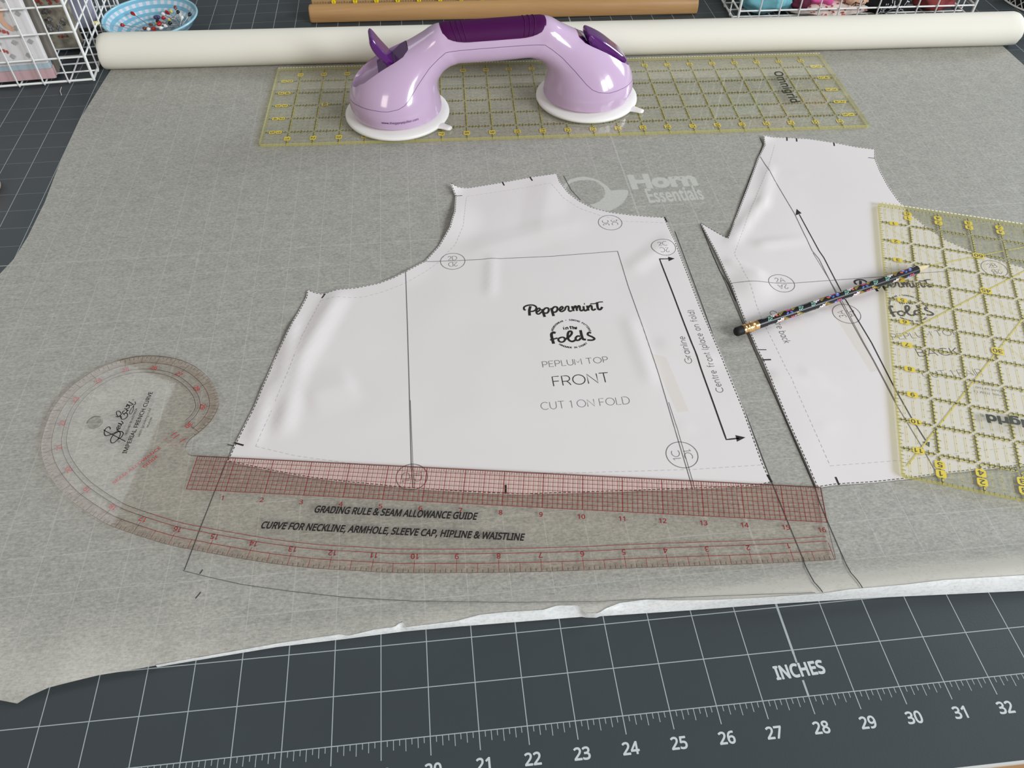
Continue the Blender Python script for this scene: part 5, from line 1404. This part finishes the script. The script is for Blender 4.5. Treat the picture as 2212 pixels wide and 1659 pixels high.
rr = thing('clear_ruler', RK(9.2, .53, .24), 'clear ruler with yellow number spots standing upright in the wooden rack', 'ruler')
m = MB()
def ru(x, z, y=.53): return RK(.16+x, y, .24+z)
V_ = [ru(0, 0, .475), ru(17.5, 0, .475), ru(17.5, 2.6, .475), ru(0, 2.6, .475), ru(0, 0, .585), ru(17.5, 0, .585), ru(17.5, 2.6, .585), ru(0, 2.6, .585)]
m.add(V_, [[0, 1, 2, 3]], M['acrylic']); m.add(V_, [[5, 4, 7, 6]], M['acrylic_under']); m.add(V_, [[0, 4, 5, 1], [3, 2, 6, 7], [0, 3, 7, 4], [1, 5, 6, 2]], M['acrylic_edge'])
for i in range(1, 17*8):
    x = i/8; h = .10 if i % 4 else .16
    m.add([ru(x-.009, .50, .47), ru(x+.009, .50, .47), ru(x+.009, .50+h*.6, .47), ru(x-.009, .50+h*.6, .47)], [[0, 1, 2, 3]], M['rulerblack'])
m.build('ruler_body', rr)
m = MB()
for k in range(1, 17):
    P = [ru(k+.01+.11*math.cos(q), .555+.10*math.sin(q), .466) for q in np.linspace(0, 6.283, 17)[:-1]]
    m.add(P, [list(range(16))], M['rulerlabel'])
    v, f, dz = text_mesh(str(k), 0); xm = (v[:, 0].min()+v[:, 0].max())/2
    m.add([ru(k+.01-(x-xm)*.2, .555-(y-CAP/2)*.2, .462) for x, y in v], f, M['rulerblack'])
m.build('number_spots', rr)

# ------------------------------------------------------------------ mesh pot at the far right, pale pot at the left edge
mc = (52.35, 31.9)
pot = thing('mesh_pot', (*mc, 0), 'round white wire-mesh pot cut off by the far right corner', 'pot')
m = MB(); nd = 40; Hh = 3.2
for sg in (1, -1):
    for k in range(nd):
        a0 = 2*math.pi*k/nd
        m.tube([(mc[0]+2.45*math.cos(a0+sg*t*1.1), mc[1]+2.45*math.sin(a0+sg*t*1.1), .05+Hh*t) for t in np.linspace(0, 1, 12)], .022, M['wire'], 5, cap=False)
m.build('mesh_side', pot)
m = MB()
for z in (Hh+.05,): m.tube([(mc[0]+2.45*math.cos(q), mc[1]+2.45*math.sin(q), z) for q in np.linspace(0, 6.283, 49)[:-1]], .045, M['wire'], 8, closed=True)
m.build('rim', pot)
m = MB(); m.tube([(mc[0]+2.45*math.cos(q), mc[1]+2.45*math.sin(q), .05) for q in np.linspace(0, 6.283, 49)[:-1]], .045, M['wire'], 8, closed=True); m.build('base_ring', pot)
m = MB(); m.lathe([(.001, .03), (2.36, .03), (2.36, Hh-.3), (2.30, Hh-.3), (2.30, .08), (.001, .08)], (*mc, 0), M['s_grey'], 48); m.build('lining', pot)
jar = thing('round_pot', (4.22, 20.21, 0), 'pale pink round pot whose rim just shows at the left edge', 'pot')
M['blush'] = pbr('blush_ceramic', (.78, .56, .48), .3, .5)
m = MB(); m.lathe([(.001, .0), (1.08, .0), (1.16, .08), (1.17, .45), (1.14, .5), (1.09, .45), (1.07, .12), (.001, .1)], (4.22, 20.21, 0), M['blush'], 48); m.build('pot_body', jar)
